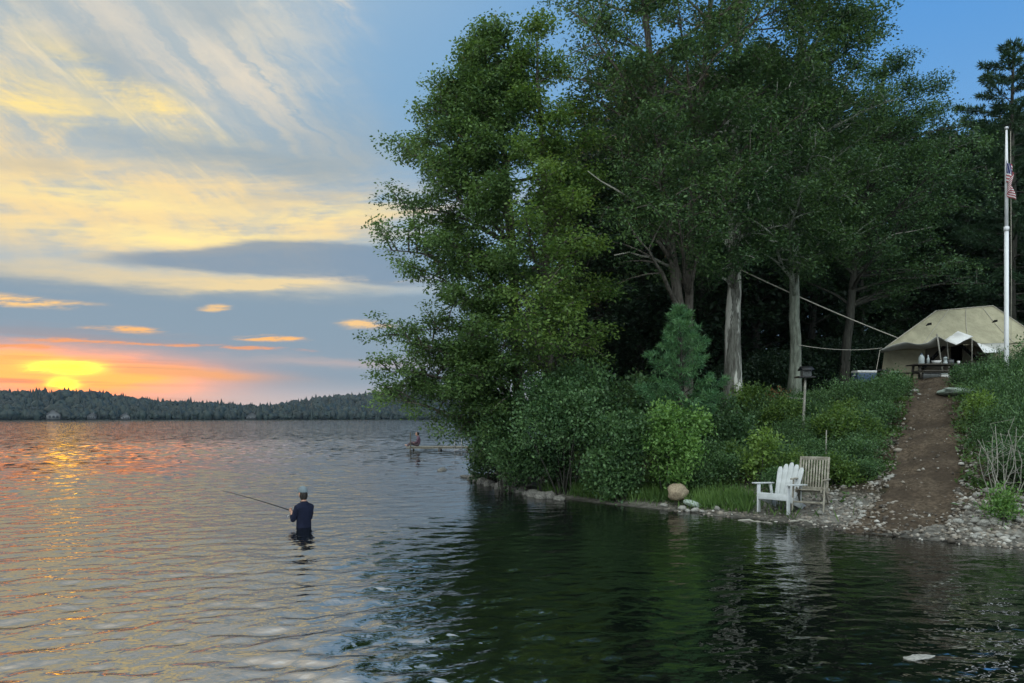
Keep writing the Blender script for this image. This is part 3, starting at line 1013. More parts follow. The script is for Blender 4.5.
# ------------------------------------------------------------------ trees further back
protos = []
for k in range(4):
    t = Tree('forest_tree', '', 'tree', (0, 0, 0), 40 + k)
    t.trunk([(0, 0, 0), (.1, 0, 5), (-.1, .1, 10), (0, 0, 14)], .20, .04, 1.2, 8)
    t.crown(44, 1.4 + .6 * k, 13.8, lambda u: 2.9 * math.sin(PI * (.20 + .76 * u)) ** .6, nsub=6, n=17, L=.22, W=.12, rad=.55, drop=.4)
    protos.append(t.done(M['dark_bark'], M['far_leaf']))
FT_L = 'dark leafy forest tree in the wood behind the tent and the trunks'
rs = random.Random(5)
spots = []
for (px, D, top) in ((600, 27, 120), (640, 29, 60), (575, 25.5, 150), (700, 29, 60), (755, 30, 40), (810, 30, 70), (860, 31, 110), (905, 33, 135), (950, 32, 130), (985, 35, 128), (1040, 34, 120), (1090, 32, 100),
                     (620, 34, 60), (670, 36, 60), (730, 37, 60), (785, 38, 60), (835, 38, 80), (885, 39, 132), (930, 40, 128), (970, 42, 124), (1010, 40, 120), (1060, 42, 100), (1120, 40, 90),
                     (650, 44, 90), (710, 46, 90), (770, 46, 90), (830, 47, 110), (890, 48, 126), (950, 50, 124), (1020, 50, 110), (1090, 50, 90), (565, 31, 170), (590, 38, 140), (620, 46, 120),
                     (1150, 30, 60), (1200, 36, 60), (690, 55, 100), (800, 56, 100), (900, 58, 120), (1000, 60, 110)):
    spots.append((px, D, top))
for i, (px, D, top) in enumerate(spots):
    o = protos[i] if i < 4 else copy_tree(protos[i % 4])
    p_ = on(px, D)
    H = CAMH + (HZ - top) / FPX * D - p_[2]
    s = H / 14.2
    o.location = p_ - [0, 0, .1]
    o.scale = (max(.85, s * .95), max(.85, s * .95), s)
    o.rotation_euler = (0, 0, rs.uniform(0, 6.28))
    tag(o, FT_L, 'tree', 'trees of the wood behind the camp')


# ------------------------------------------------------------------ shrubs
def shrub(name, label, cat, base, blobs, n, L, W, leafm, seed, group=None, stems=7, flat=.8, crown_name='foliage', up=.2):
    """blobs: (dx, dy, dz, radius) leaf masses over the base; ragged edges from sprays"""
    rg = np.random.default_rng(seed)
    root = tag(empty(name, tuple(base)), label, cat, group)
    wood, lf = Acc(), Acc()
    tot = sum(b[3] ** 2 for b in blobs)
    for (dx, dy, dz, R) in blobs:
        c = np.array([dx, dy, dz])
        for s_ in range(max(1, int(stems * R ** 2 / tot + .5))):
            e = c + rg.normal(0, .35 * R, 3)
            s0 = np.array([dx * .25, dy * .25, -.08]) + rg.normal(0, .06, 3) * [1, 1, 0]
            wood.tube(wiggle(bez(s0, (s0 + e) / 2 + [0, 0, .15 * R], e, 6), .03 * R, rg), np.linspace(.012 + .016 * R, .004, 6), 5, False)
        k = max(3, int(n * R ** 2 / tot / 16))
        d = unit(rg.normal(0, 1, (k, 3)))
        rr = R * rg.uniform(.35, 1.0, k) ** .6
        rr *= 1 + .28 * np.sin(d[:, 0] * 5 + d[:, 2] * 4 + dx) * np.cos(d[:, 1] * 5 + dz)
        C = c + d * rr[:, None] * [1, 1, flat]
        C[:, 2] = np.maximum(C[:, 2], .04)
        N = k * 16
        off = rg.normal(0, .085 + .05 * R, (N, 3))
        dr = np.repeat(d, 16, 0) * .6 + rg.normal(0, .7, (N, 3)); dr[:, 2] += up
        nn = rg.normal(0, .6, (N, 3)); nn[:, 2] += .9
        sz = rg.uniform(.6, 1.25, N)
        lf.leaves(np.repeat(C, 16, 0) + off, dr, nn, L * sz, W * sz, np.stack([rg.uniform(0, 1, N), np.repeat(rg.uniform(0, 1, k), 16)], 1))
    if wood.n: wood.build('stem', M['dark_bark'], root, smooth=True)
    lf.build(crown_name, leafm, root)
    return root


def blob_set(rg, w, h, n, dep=None):
    dep = dep or w
    out = []
    for i in range(n):
        a = rg.uniform(0, 6.28); q = rg.uniform(.1, 1) ** .6
        zf = rg.uniform(.22, .8)
        k = math.sin(PI * (.2 + .62 * zf)) if h > w * .6 else 1
        out.append((w * .62 * q * math.cos(a) * k, dep * .62 * q * math.sin(a) * k, h * zf, min(w, h) * rg.uniform(.28, .42)))
    return out


rg0 = np.random.default_rng(21)
SH = [('alder_shrub', 'largest round alder shrub bulging over the rocky edge of the point', 567, 17.9, 1.95, 3.3, 14, 22000, .082, .052, 'shrub_leaf'),
      ('alder_shrub', 'dark round shrub between the leaning tree and the largest shrub on the point', 508, 18.9, 1.45, 2.5, 10, 13000, .082, .052, 'shrub_leaf'),
      ('alder_shrub', 'shrub just left of the small pine, beside the largest shrub on the point', 622, 17.0, 1.25, 2.3, 10, 12000, .082, .052, 'shrub_leaf'),
      ('alder_shrub', 'small dark shrub at the very tip of the point above the rocks', 486, 21.6, .95, 1.5, 8, 5000, .09, .06, 'dark_leaf'),
      ('alder_shrub', 'low shrub at the water edge under the largest shrub of the point', 548, 18.3, .9, 1.2, 7, 4500, .09, .06, 'dark_leaf'),
      ('alder_shrub', 'low leafy shrub right above the grassy shore, left of the tan boulder', 622, 16.3, .8, 1.0, 7, 5000, .09, .06, 'shrub_leaf'),
      ('alder_shrub', 'dark shrub in shade behind the bright green shrub', 712, 18.5, 1.1, 1.7, 8, 6000, .09, .055, 'dark_leaf'),
      ('bright_shrub', 'bright green glossy leaved shrub in front of the small pine', 677, 16.2, .80, 2.25, 12, 9500, .08, .048, 'bright_leaf'),
      ('alder_shrub', 'tall shaded shrub filling the gap behind the alders under the double oak', 640, 21, 1.7, 2.6, 10, 8000, .11, .07, 'dark_leaf'),
      ('alder_shrub', 'shaded shrub at the foot of the white barked trunk', 748, 21.5, .9, 1.1, 7, 4000, .10, .06, 'yellow_leaf')]
for i, (nm, lb, px, D, w_, h_, nb_, n_, L_, W_, lm) in enumerate(SH):
    shrub(nm, lb, 'shrub', on(px, D), blob_set(rg0, w_, h_, nb_), n_, L_, W_, M[lm], 100 + i, stems=10, flat=.9)

wp = None
for i, (px, D, sc_) in enumerate(((600, 26, 1), (640, 27, 1.1), (700, 27.5, 1), (722, 26, .8), (757, 27.5, .9), (775, 26.5, .75), (815, 27, .9), (832, 28.5, .9), (865, 28, .8), (880, 30, 1), (915, 31, 1), (965, 31.5, 1), (1010, 31, 1), (1050, 28, 1), (570, 26, 1))):
    if wp is None:
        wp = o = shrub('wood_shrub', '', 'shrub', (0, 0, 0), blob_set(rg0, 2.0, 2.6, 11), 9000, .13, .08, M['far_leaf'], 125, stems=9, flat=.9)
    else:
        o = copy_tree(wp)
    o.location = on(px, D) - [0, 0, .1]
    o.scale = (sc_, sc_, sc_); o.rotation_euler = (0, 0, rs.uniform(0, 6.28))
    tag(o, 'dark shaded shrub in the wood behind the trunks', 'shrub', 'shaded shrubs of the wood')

# bright sapling in front of the bank
shrub('birch_sapling', 'yellow green sapling standing on the bank above the white chair', 'sapling', on(757, 16.1),
      [(.0, 0, .35, .26), (-.22, .05, .45, .22), (.2, 0, .55, .26), (.10, 0, .78, .26), (.26, 0, .95, .22), (.05, 0, 1.0, .18), (.2, 0, 1.12, .14)], 1500, .085, .055, M['sapling_leaf'], 131, stems=8, crown_name='crown')

# young white pine on the bank
t = Tree('young_pine', 'young bluish green pine in front of the double oak', 'tree', col(681, 17.2), 19)
t.trunk([col(681, 17.2), at(681, 350, 17.2), at(682, 312, 17.2)], .045, .01, 1.1, 6)
t.pine(50, 1.75, 4.35, 1.10, .125, .017, 30, .05, .95, .18, .30)
t.done(M['dark_bark'], M['young_pine_needle'])

# the low evergreen cover of the bank, bush by bush
lp = []
for k in range(5):
    rgk = np.random.default_rng(60 + k)
    bl = [(rgk.uniform(-.45, .45), rgk.uniform(-.45, .45), rgk.uniform(.12, .34), rgk.uniform(.22, .36)) for _ in range(7)]
    lp.append(shrub('juniper_bush', '', 'shrub', (0, 0, 0), bl, 3600, .055, .020, M['low_leaf'], 160 + k, stems=9, flat=.75, up=.5))
cand = []
for D in np.arange(14.6, 23.5, .62):
    for px in np.arange(690, 925, 15):
        pxx = px + rs.uniform(-12, 12)
        Dd = D + rs.uniform(-.25, .25)
        x_ = (pxx - 512) / FPX * Dd
        pc = np.interp(Dd, [q[0] for q in PATH], [q[1] for q in PATH]); ph = np.interp(Dd, [q[0] for q in PATH], [q[2] for q in PATH])
        d_ = sdist(np.array([[x_, Dd]]))[0]
        lim = 1.7 if x_ < 5.6 else 2.5
        if Dd > 21.2 and pxx < 890: continue
        if d_ < lim or x_ > pc - ph - .55 or (abs(pxx - 757) < 16 and Dd < 16.6) or (abs(pxx - 800) < 22 and Dd < 15.0):
            continue
        if all((x_ - c[0]) ** 2 + (Dd - c[1]) ** 2 > .50 for c in cand):
            cand.append((x_, Dd))
for i, (x_, y_) in enumerate(cand):
    o = lp[i] if i < 5 else copy_tree(lp[i % 5])
    o.location = (x_, y_, gz(x_, y_) - .04)
    s = rs.uniform(.75, 1.25)
    o.scale = (s, s, s * rs.uniform(.8, 1.25)); o.rotation_euler = (0, 0, rs.uniform(0, 6.28))
    tag(o, 'low dark evergreen bush in the cover of the bank left of the dirt path', 'shrub', 'low evergreen bushes left of the path')
nleft = len(cand)
bps = [None, None]
kk = 0
for (px, D) in [(715, 16.6), (735, 17.4), (775, 17.2), (790, 16.0), (800, 17.8), (818, 16.8), (838, 17.6), (850, 16.2), (868, 17.4), (880, 18.6), (760, 20.2), (785, 19.6), (815, 19.4), (845, 19.2), (865, 20.2), (885, 20.6), (725, 19.6), (705, 17.6), (835, 15.4), (862, 15.4), (780, 15.3)]:
    kk += 1
    q_ = int(kk % 5 in (2, 4))
    if bps[q_] is None:
        bps[q_] = o = shrub('bank_shrub', '', 'shrub', (0, 0, 0), blob_set(rg0, .75, .95, 8), 3600, .062 + .02 * q_, .035 + .012 * q_, M[('shrub_leaf', 'yellow_leaf')[q_]], 126 + q_, stems=8, flat=.85)
    else:
        o = copy_tree(bps[q_])
    s = rs.uniform(.55, 1.0)
    o.location = on(px, D) - [0, 0, .05]; o.scale = (s * 1.1, s * 1.1, s); o.rotation_euler = (0, 0, rs.uniform(0, 6.28))
    tag(o, ('mid green leafy shrub standing up among the low bushes of the bank', 'yellowish green leafy shrub standing up among the low bushes of the bank')[q_], 'shrub', ('mid green leafy shrubs on the bank', 'yellowish green leafy shrubs on the bank')[q_])
cand2 = []
for D in np.arange(12.8, 22.5, .6):
    for px in np.arange(955, 1210, 16):
        pxx = px + rs.uniform(-10, 10); Dd = D + rs.uniform(-.25, .25)
        x_ = (pxx - 512) / FPX * Dd
        pc = np.interp(Dd, [q[0] for q in PATH], [q[1] for q in PATH]); ph = np.interp(Dd, [q[0] for q in PATH], [q[2] for q in PATH])
        d_ = sdist(np.array([[x_, Dd]]))[0]
        if d_ < 3.1 or x_ < pc + ph + .5: continue
        if all((x_ - c[0]) ** 2 + (Dd - c[1]) ** 2 > .55 for c in cand2):
            cand2.append((x_, Dd))
for i, (x_, y_) in enumerate(cand2):
    o = copy_tree(lp[i % 5])
    o.location = (x_, y_, gz(x_, y_) - .04)
    s = rs.uniform(.8, 1.3)
    o.scale = (s, s, s * rs.uniform(.9, 1.4)); o.rotation_euler = (0, 0, rs.uniform(0, 6.28))
    tag(o, 'low evergreen bush on the mound right of the dirt path below the flagpole', 'shrub', 'low evergreen bushes right of the path')
print('bushes', nleft, len(cand2))

MS = [('leafy_bush', 'yellowish leafy bush at the right edge of the upper dirt path', 974, 16.6, .5, .75, 6, 1800, .08, .035, 'sapling_leaf'),
      ('leafy_bush', 'green bush hiding the foot of the flagpole', 1000, 19.2, 1.0, .70, 8, 4500, .08, .04, 'shrub_leaf'),
      ('leafy_bush', 'tall green bush on the mound, right of the flagpole', 1056, 19.5, 1.1, 1.5, 9, 5000, .08, .04, 'shrub_leaf'),
      ('leafy_bush', 'small bright green bush among pale stones below the bare twigs', 1003, 11.75, .34, .52, 6, 1500, .06, .028, 'bright_leaf'),
      ('leafy_bush', 'greyish leafy bush around the bare twigs on the mound', 1018, 13.2, .75, .85, 7, 3000, .07, .03, 'shrub_leaf'),
      ('leafy_bush', 'leafy bush in front of the camp table, left of the path top', 893, 21.6, .8, .62, 6, 2600, .08, .04, 'shrub_leaf'),
      ('leafy_bush', 'dark leafy bush just right of the camp table', 968, 21.0, .7, .42, 7, 2600, .08, .04, 'dark_leaf')]
for i, (nm, lb, px, D, w_, h_, nb_, n_, L_, W_, lm) in enumerate(MS):
    shrub(nm, lb, 'bush', on(px, D), blob_set(rg0, w_, h_, nb_), n_, L_, W_, M[lm], 140 + i, stems=8, flat=.85)

# bare pale twigs of a dead bush
t = Tree('dead_bush', 'bare pale dead twigs on the stony mound at the right edge', 'bush', col(1003, 12.6), 77)
for k in range(11):
    b0 = t.base + t.rg.normal(0, .12, 3) * [1, 1, 0] - [0, 0, .05]
    e = b0 + np.array([t.rg.uniform(-.35, .75), t.rg.uniform(-.3, .5), t.rg.uniform(.75, 1.35)])
    mid = (b0 + e) / 2 + t.rg.normal(0, .12, 3)
    P = bez(b0, mid, e, 7)
    t.bare.tube(wiggle(P - t.base, .02, t.rg), np.linspace(.010, .004, 7), 5)
    for q in (3, 4, 5):
        t.bare.tube(np.stack([P[q], P[q] + t.rg.normal(0, .14, 3) + [0, 0, .12], P[q] + t.rg.normal(0, .16, 3) + [.05, 0, .3]]) - t.base, [.005, .004, .003], 4)
t.done(None, None)

# ------------------------------------------------------------------ ground cover
gc = Acc()
rg = np.random.default_rng(5)
N = 60000
xs_, ys_ = rg.uniform(-1.5, 24, N), rg.uniform(11, 34, N)
d_ = sdist(np.stack([xs_, ys_], 1))
pc = np.interp(ys_, [q[0] for q in PATH], [q[1] for q in PATH]); ph = np.interp(ys_, [q[0] for q in PATH], [q[2] for q in PATH])
den = np.clip((d_ - .5) / 2.0, 0, 1) * (.45 + .55 * (wob(xs_ * 1.3, ys_ * 1.3) > -.1))
den *= np.where((xs_ > 5.2) & (d_ < 2.6), .06, 1)
ok = (np.abs(xs_ - pc) > ph * (1.0 - .22 * (wob(xs_ * 3, ys_ * 3) > .05)) + .06 - .1 * (ys_ > 15)) & (rg.uniform(0, 1, N) < den) & (ys_ < 31) & ~((ys_ > 22.6) & (xs_ > 10.6) & (xs_ < 19))
C = np.stack([xs_[ok], ys_[ok], gza(xs_[ok], ys_[ok])], 1)
C = np.repeat(C, 3, 0) + rg.normal(0, .07, (ok.sum() * 3, 3)) * [1, 1, .2] + [0, 0, .05]
n_ = len(C)
dr = rg.normal(0, 1, (n_, 3)); dr[:, 2] = np.abs(dr[:, 2]) * .7 + .1
gc.leaves(C, dr, rg.normal(0, .5, (n_, 3)) + [0, 0, 1], rg.uniform(.07, .16, n_), rg.uniform(.035, .075, n_), np.stack([rg.uniform(0, 1, n_), (wob(C[:, 0], C[:, 1]) + 1) / 2], 1))
tag(gc.build('ground_plants', M['fern']), kind='stuff')

gr = Acc()
N = 30000
xs_, ys_ = rg.uniform(.2, 6.2, N), rg.uniform(13, 18.8, N)
d_ = sdist(np.stack([xs_, ys_], 1))
pxs = 512 + xs_ / ys_ * FPX
den = np.clip((d_ - .10) / .25, 0, 1) * np.clip((2.2 - d_) / 1.2, 0, 1) * np.clip((wob(xs_ * 1.5 + 2, ys_ * 1.5) + .75), 0, 1)
den *= np.where(pxs > 752, .10, 1) * np.where(pxs > 800, .2, 1)
den *= np.where((np.abs(pxs - 680) < 16) & (ys_ < 15.8), .12, 1)
ok = rg.uniform(0, 1, N) < den
C = np.stack([xs_[ok], ys_[ok], gza(xs_[ok], ys_[ok]) - .02], 1)
C = np.repeat(C, 2, 0) + rg.normal(0, .03, (ok.sum() * 2, 3)) * [1, 1, 0]
n_ = len(C)
dr = rg.normal(0, .38, (n_, 3)); dr[:, 2] = 1
gr.leaves(C, dr, rg.normal(0, 1, (n_, 3)), rg.uniform(.12, .40, n_), rg.uniform(.012, .026, n_), np.stack([rg.uniform(0, 1, n_), (wob(C[:, 0] * 2, C[:, 1] * 2) + 1) / 2], 1))
tag(gr.build('grass', M['grass']), kind='stuff')
#PART3

# ------------------------------------------------------------------ rocks
import bmesh


def rock_mesh(name, m, seed, sub=3, rough=.28, flat=.7):
    bm = bmesh.new()
    bmesh.ops.create_icosphere(bm, subdivisions=sub, radius=1)
    off = Vector((seed * 3.7, seed * 1.9, seed * 5.1))
    for v_ in bm.verts:
        d = v_.co.normalized()
        k = 1 + rough * mnoise.noise(d * 1.1 + off) + rough * .55 * mnoise.noise(d * 2.6 + off) + rough * .2 * mnoise.noise(d * 6 + off)
        cx_ = mnoise.cell(d * 1.3 + off)
        v_.co = d * k * (1 - .06 * cx_)
        v_.co.z *= flat
    me = bpy.data.meshes.new(name)
    bm.to_mesh(me); bm.free()
    for p_ in me.polygons: p_.use_smooth = True
    me.materials.append(m)
    return me


RM = {k: [rock_mesh('rock_' + k, M['rock_' + k], i + j * 7, 3) for i in range(5)] for j, k in enumerate(('dark', 'pale', 'tan', 'green'))}
rr_ = random.Random(8)


def rock(name, kind, p_, size, label, group=None, i=None, sink=.3, sq=(1, 1, 1)):
    o = bpy.data.objects.new(name, RM[kind][rr_.randrange(5) if i is None else i])
    COL.objects.link(o)
    o.location = (p_[0], p_[1], p_[2] + size * .7 * (1 - sink) * sq[2] - size * .1)
    o.scale = (size * sq[0] * rr_.uniform(.85, 1.2), size * sq[1] * rr_.uniform(.85, 1.2), size * sq[2] * rr_.uniform(.8, 1.1))
    o.rotation_euler = (rr_.uniform(-.3, .3), rr_.uniform(-.3, .3), rr_.uniform(0, 6.28))
    return tag(o, label, 'rock', group)


for (px, py, s_) in ((476, 479, .20), (481, 481, .17), (487, 483, .22), (493, 485, .20), (499, 486, .16), (505, 488, .24), (511, 489, .18), (517, 491, .20), (524, 492, .18),
                     (531, 494, .15), (537, 495, .22), (545, 497, .19), (554, 497, .17), (563, 499, .16), (484, 479, .20), (496, 481, .24), (509, 484, .2), (522, 487, .22), (536, 490, .2)):
    D = 1406 / (py - HZ)
    x_ = (px - 512) / FPX * D - .1
    D -= .25
    rock('shore_rock', 'pale' if rr_.random() < .10 else 'dark', (x_, D, max(-.03, gz(x_, D))), s_ * .85, 'rough rock at the waterline under the shrubs of the point', 'rocks along the edge of the point')
D = 1406 / 52.5
rock('lake_rock', 'dark', (at(442, 470.5, D)[0], D, -.02), .17, 'lone dark rock poking out of the lake below the dock', None, 2, .4, (1.5, 1, .6))
D = 1406 / 59.5
rock('lake_rock', 'dark', (at(468, 477, D)[0], D, -.02), .15, 'flat dark rock in the water just off the tip of the point', None, 3, .4, (1.7, 1, .55))
D = 1406 / 239
rock('lake_rock', 'pale', (at(926, 657, D)[0], D, -.030), .115, 'pale flat shape just breaking the surface of the dark water near the viewer', None, 1, .55, (1.6, .45, .40))  # pale flattened mesh level with the water surface
p_ = on(677, 15.5)
rock('boulder', 'tan', p_ + [0, 0, .16], .20, 'smooth tan boulder on the bank between the grass and the shrubs', None, 0, .1, (1.0, 1, 1.15))
p_ = on(692, 15.2)
rock('boulder', 'green', p_ + [0, 0, .05], .15, 'pale green lichened stone right of the tan boulder', None, 1, .2, (1.2, 1, .7))
p_ = on(961, 19.4)
rock('boulder', 'green', p_ + [0, 0, .02], .34, 'pale grey green flat boulder beside the top of the dirt path', None, 2, .2, (1.35, 1, .55))
for (px, D, s_) in ((664, 15.0, .09), (698, 14.8, .10), (708, 14.9, .12), (683, 14.6, .11), (695, 14.35, .10), (725, 14.5, .08), (688, 14.4, .08), (716, 14.25, .10), (702, 14.2, .07),
                    (736, 14.6, .10), (744, 14.5, .09), (750, 14.35, .11), (757, 14.7, .08), (731, 14.3, .08)):
    rock('white_stone', 'pale', on(px, D + .55), s_ * .75, 'white stone lying in the shore grass between the tan boulder and the chairs', 'white stones in the shore grass')
k = 0
while k < 170:
    px, D = rr_.uniform(815, 1060), rr_.uniform(10.9, 15.2)
    x_ = (px - 512) / FPX * D
    d_ = sdist(np.array([[x_, D]]))[0]
    pc = np.interp(D, [q[0] for q in PATH], [q[1] for q in PATH]); ph = np.interp(D, [q[0] for q in PATH], [q[2] for q in PATH])
    if d_ < .1 or d_ > 3.4 or (x_ < pc and rr_.random() < .45) or (abs(x_ - pc) < ph * .75 and rr_.random() < .93) or (px < 840 and D < 14.2 and rr_.random() < .6):
        continue
    s_ = rr_.choice((.025, .028, .03, .035, .04, .05, .065)) * (1.25 if x_ > pc else 1)
    side = 'right' if x_ > pc else 'left'
    rock('beach_stone', 'pale', (x_, D, gz(x_, D)), s_, 'pale stone on the gravel shore %s of the dirt path' % side, 'pale stones %s of the dirt path' % side)
    k += 1

# fine gravel: one mass
gm, t, p, out = mat('gravel stone')
a_ = t.nodes.new('ShaderNodeAttribute'); a_.attribute_name = 'tint'
s2 = t.nodes.new('ShaderNodeSeparateColor'); t.links.new(a_.outputs['Color'], s2.inputs[0])
rv = S(t, s2.outputs[0])
c = mix(t, rv.step(.0, .7), (.055, .047, .038), (.26, .23, .19))
c = mix(t, rv.step(.86, 1.0), c, (.50, .49, .45))
t.links.new(c.s, p.inputs['Base Color']); p.inputs['Roughness'].default_value = .8
bm = bmesh.new(); bmesh.ops.create_icosphere(bm, subdivisions=1, radius=1)
IV = np.array([v_.co[:] for v_ in bm.verts]); bm.verts.index_update()
IF = np.array([[v_.index for v_ in f.verts] for f in bm.faces]); bm.free()
rg = np.random.default_rng(31)
N = 46000
xs_, ys_ = rg.uniform(3.2, 15, N), rg.uniform(9.2, 21, N)
d_ = sdist(np.stack([xs_, ys_], 1))
pc = np.interp(ys_, [q[0] for q in PATH], [q[1] for q in PATH]); ph = np.interp(ys_, [q[0] for q in PATH], [q[2] for q in PATH])
e_ = np.abs(xs_ - pc) / ph
den = np.clip((d_ + .25) / .3, 0, 1) * np.clip((2.9 - d_) / 1.3, 0, 1) * np.where(xs_ < 4.6, .4, np.where(xs_ < pc - ph, .45, np.where(xs_ > pc + ph * .8, 2.2, 1)))
den = np.maximum(den, .8 * np.exp(-((e_ - 1.15) / .30) ** 2) * (d_ > 0) * np.clip((9 - d_) / 5, 0.1, 1))
den *= np.where(e_ < .8, np.where(d_ < 1.3, .35, .08), 1)
den = np.maximum(den, (e_ < .9) * (d_ > 0) * .03)
ok = rg.uniform(0, 1, N) < den
P = np.stack([xs_[ok], ys_[ok], gza(xs_[ok], ys_[ok])], 1)
n_ = len(P)
P[:, 2] += np.where(e_[ok] < .95, .04, .0)
sz = rg.lognormal(math.log(.021), .45, n_)[:, None, None]
Vg = IV[None] * (1 + rg.normal(0, .16, (n_, len(IV), 1))) * sz * (rg.uniform(.6, 1.4, (n_, 1, 3)) * [1, 1, .7])
Vg = Vg + P[:, None, :]
gv = Acc()
gv.add(Vg.reshape(-1, 3), (IF[None] + (np.arange(n_) * len(IV))[:, None, None]).reshape(-1, 3), np.repeat(np.stack([rg.uniform(0, 1, n_), np.zeros(n_)], 1), len(IV), 0))
tag(gv.build('gravel', gm, smooth=True), kind='stuff')
print('gravel', n_)

# driftwood lying at the waterline by the chairs
for i, (a0, b0_, lb) in enumerate(((((738, 13.75), (772, 13.35)), 0, 'bleached crooked stick at the waterline left of the white chair'), (((790, 13.35), (815, 13.1)), 0, 'bleached stick at the waterline below the slatted chair'))):
    p0, p1 = on(a0[0][0], a0[0][1], .04), on(a0[1][0], a0[1][1], .03)
    a = Acc(); a.tube(wiggle(bez(p0, (p0 + p1) / 2 + [0, .08, .03], p1, 8), .025, rg) - p0, np.linspace(.022, .010, 8), 6)
    tag(a.build('driftwood_stick', M['dead_wood'], smooth=True, loc=tuple(p0)), lb, 'driftwood')

# ------------------------------------------------------------------ chairs
def adirondack(loc, rz):
    r = tag(empty('adirondack_chair', loc, rz), 'white painted adirondack chair with rounded back, left of the slatted chair', 'chair')
    wd = M['white_paint']
    a = Acc()
    for k in range(5):
        y_ = .30 - k * .115
        z_ = .375 - k * .030
        a.box((0, y_, z_), (.56, .100, .022), Matrix.Rotation(.26, 3, 'X'))
    a.box((0, .37, .33), (.60, .022, .12))
    a.build('seat', wd, r, bevel=.004)
    a = Acc()
    th = math.radians(24)
    up = Vector((0, -math.sin(th), math.cos(th))); nr = Vector((0, math.cos(th), math.sin(th)))
    b0 = Vector((0, -.16, .20))
    hts = (.74, .80, .84, .80, .74)
    for k in range(5):
        xo = (k - 2)
        w0, w1 = .088, .112
        ht = hts[k]
        V = []
        for (f, rd) in ((0, 1), (.4, 1), (.86, 1), (.94, .86), (1, .45)):
            ww = (w0 + (w1 - w0) * f) / 2 * rd
            cxx = xo * (.091 + .024 * f)
            for dx, dn in ((-ww, .010), (ww, .010), (ww, -.010), (-ww, -.010)):
                V.append(b0 + up * (ht * f) + nr * dn + Vector((cxx + dx, 0, 0)))
        F = [np.array([(4 * i + j, 4 * i + (j + 1) % 4, 4 * i + 4 + (j + 1) % 4, 4 * i + 4 + j) for i in range(4) for j in range(4)]), np.array([(3, 2, 1, 0), (16, 17, 18, 19)])]
        a.add([tuple(v_) for v_ in V], F)
    for f in (.12, .52):
        c_ = b0 + up * (.8 * f) - nr * .024
        a.box(c_, (.50, .022, .07), Matrix.Rotation(th, 3, 'X'))
    a.build('backrest', wd, r, bevel=.003)
    for s in (-1, 1):
        a = Acc(); a.box((s * .355, .06, .565), (.125, .74, .024), Matrix.Rotation(.05, 3, 'X')); a.box((s * .315, .34, .49), (.03, .09, .12)); a.build('armrest', wd, r, bevel=.004)
        a = Acc(); a.box((s * .315, .33, .277), (.032, .105, .555)); a.build('leg', wd, r, bevel=.004)
        a = Acc(); a.bar((s * .285, .36, .33), (s * .285, -.52, .05), .026, .12); a.build('side_rail', wd, r, bevel=.004)
        a = Acc(); a.bar((s * .335, -.20, .54), (s * .30, -.26, .15), .026, .06); a.build('arm_support', wd, r, bevel=.003)
    return r


def slat_chair(loc, rz):
    r = tag(empty('deck_chair', loc, rz), 'weathered grey wooden deck chair with slatted back, right of the white chair', 'chair')
    wd = M['grey_wood']
    th = math.radians(20)
    up = Vector((0, -math.sin(th), math.cos(th)))
    b0 = Vector((0, -.20, .36))
    a = Acc()
    for k in range(9):
        x_ = (k - 4) * .052
        a.bar(b0 + up * .06 + Vector((x_, 0, 0)), b0 + up * .62 + Vector((x_, 0, 0)), .030, .016)
    a.build('back_slats', wd, r, bevel=.002)
    a = Acc()
    for s in (-1, 1): a.bar(b0 + up * -.02 + Vector((s * .262, 0, 0)), b0 + up * .68 + Vector((s * .262, 0, 0)), .042, .028)
    a.bar(b0 + up * .65 + Vector((-.24, 0, 0)), b0 + up * .65 + Vector((.24, 0, 0)), .026, .07)
    a.bar(b0 + up * .04 + Vector((-.24, 0, 0)), b0 + up * .04 + Vector((.24, 0, 0)), .026, .05)
    a.build('back_frame', wd, r, bevel=.003)
    a = Acc()
    for k in range(7): a.box((0, .27 - k * .072, .405 - k * .012), (.50, .056, .018), Matrix.Rotation(.16, 3, 'X'))
    for s in (-1, 1): a.bar((s * .235, .31, .385), (s * .235, -.24, .29), .026, .045)
    a.build('seat', wd, r, bevel=.003)
    for s in (-1, 1):
        a = Acc(); a.bar((s * .295, .34, .60), (s * .295, -.24, .585), .062, .024); a.build('armrest', wd, r, bevel=.004)
        a = Acc(); a.bar((s * .285, .34, 0), (s * .285, .20, .588), .028, .045); a.build('leg', wd, r, bevel=.003)
        a = Acc(); a.bar((s * .262, -.50, 0), (s * .262, .05, .42), .028, .045); a.build('leg', wd, r, bevel=.003)
    a = Acc(); a.bar((-.25, -.40, .08), (.25, -.40, .08), .03, .03); a.bar((-.27, .30, .17), (.27, .30, .17), .03, .03)
    a.build('stretcher', wd, r, bevel=.003)
    return r


c1 = on(781, 14.1); c1[2] += .02
adirondack(tuple(c1), math.radians(134)).scale = (.93, .93, .95)
c2 = on(811, 13.95); c2[2] += .01
slat_chair(tuple(c2), math.radians(148)).scale = (.96, .96, .98)

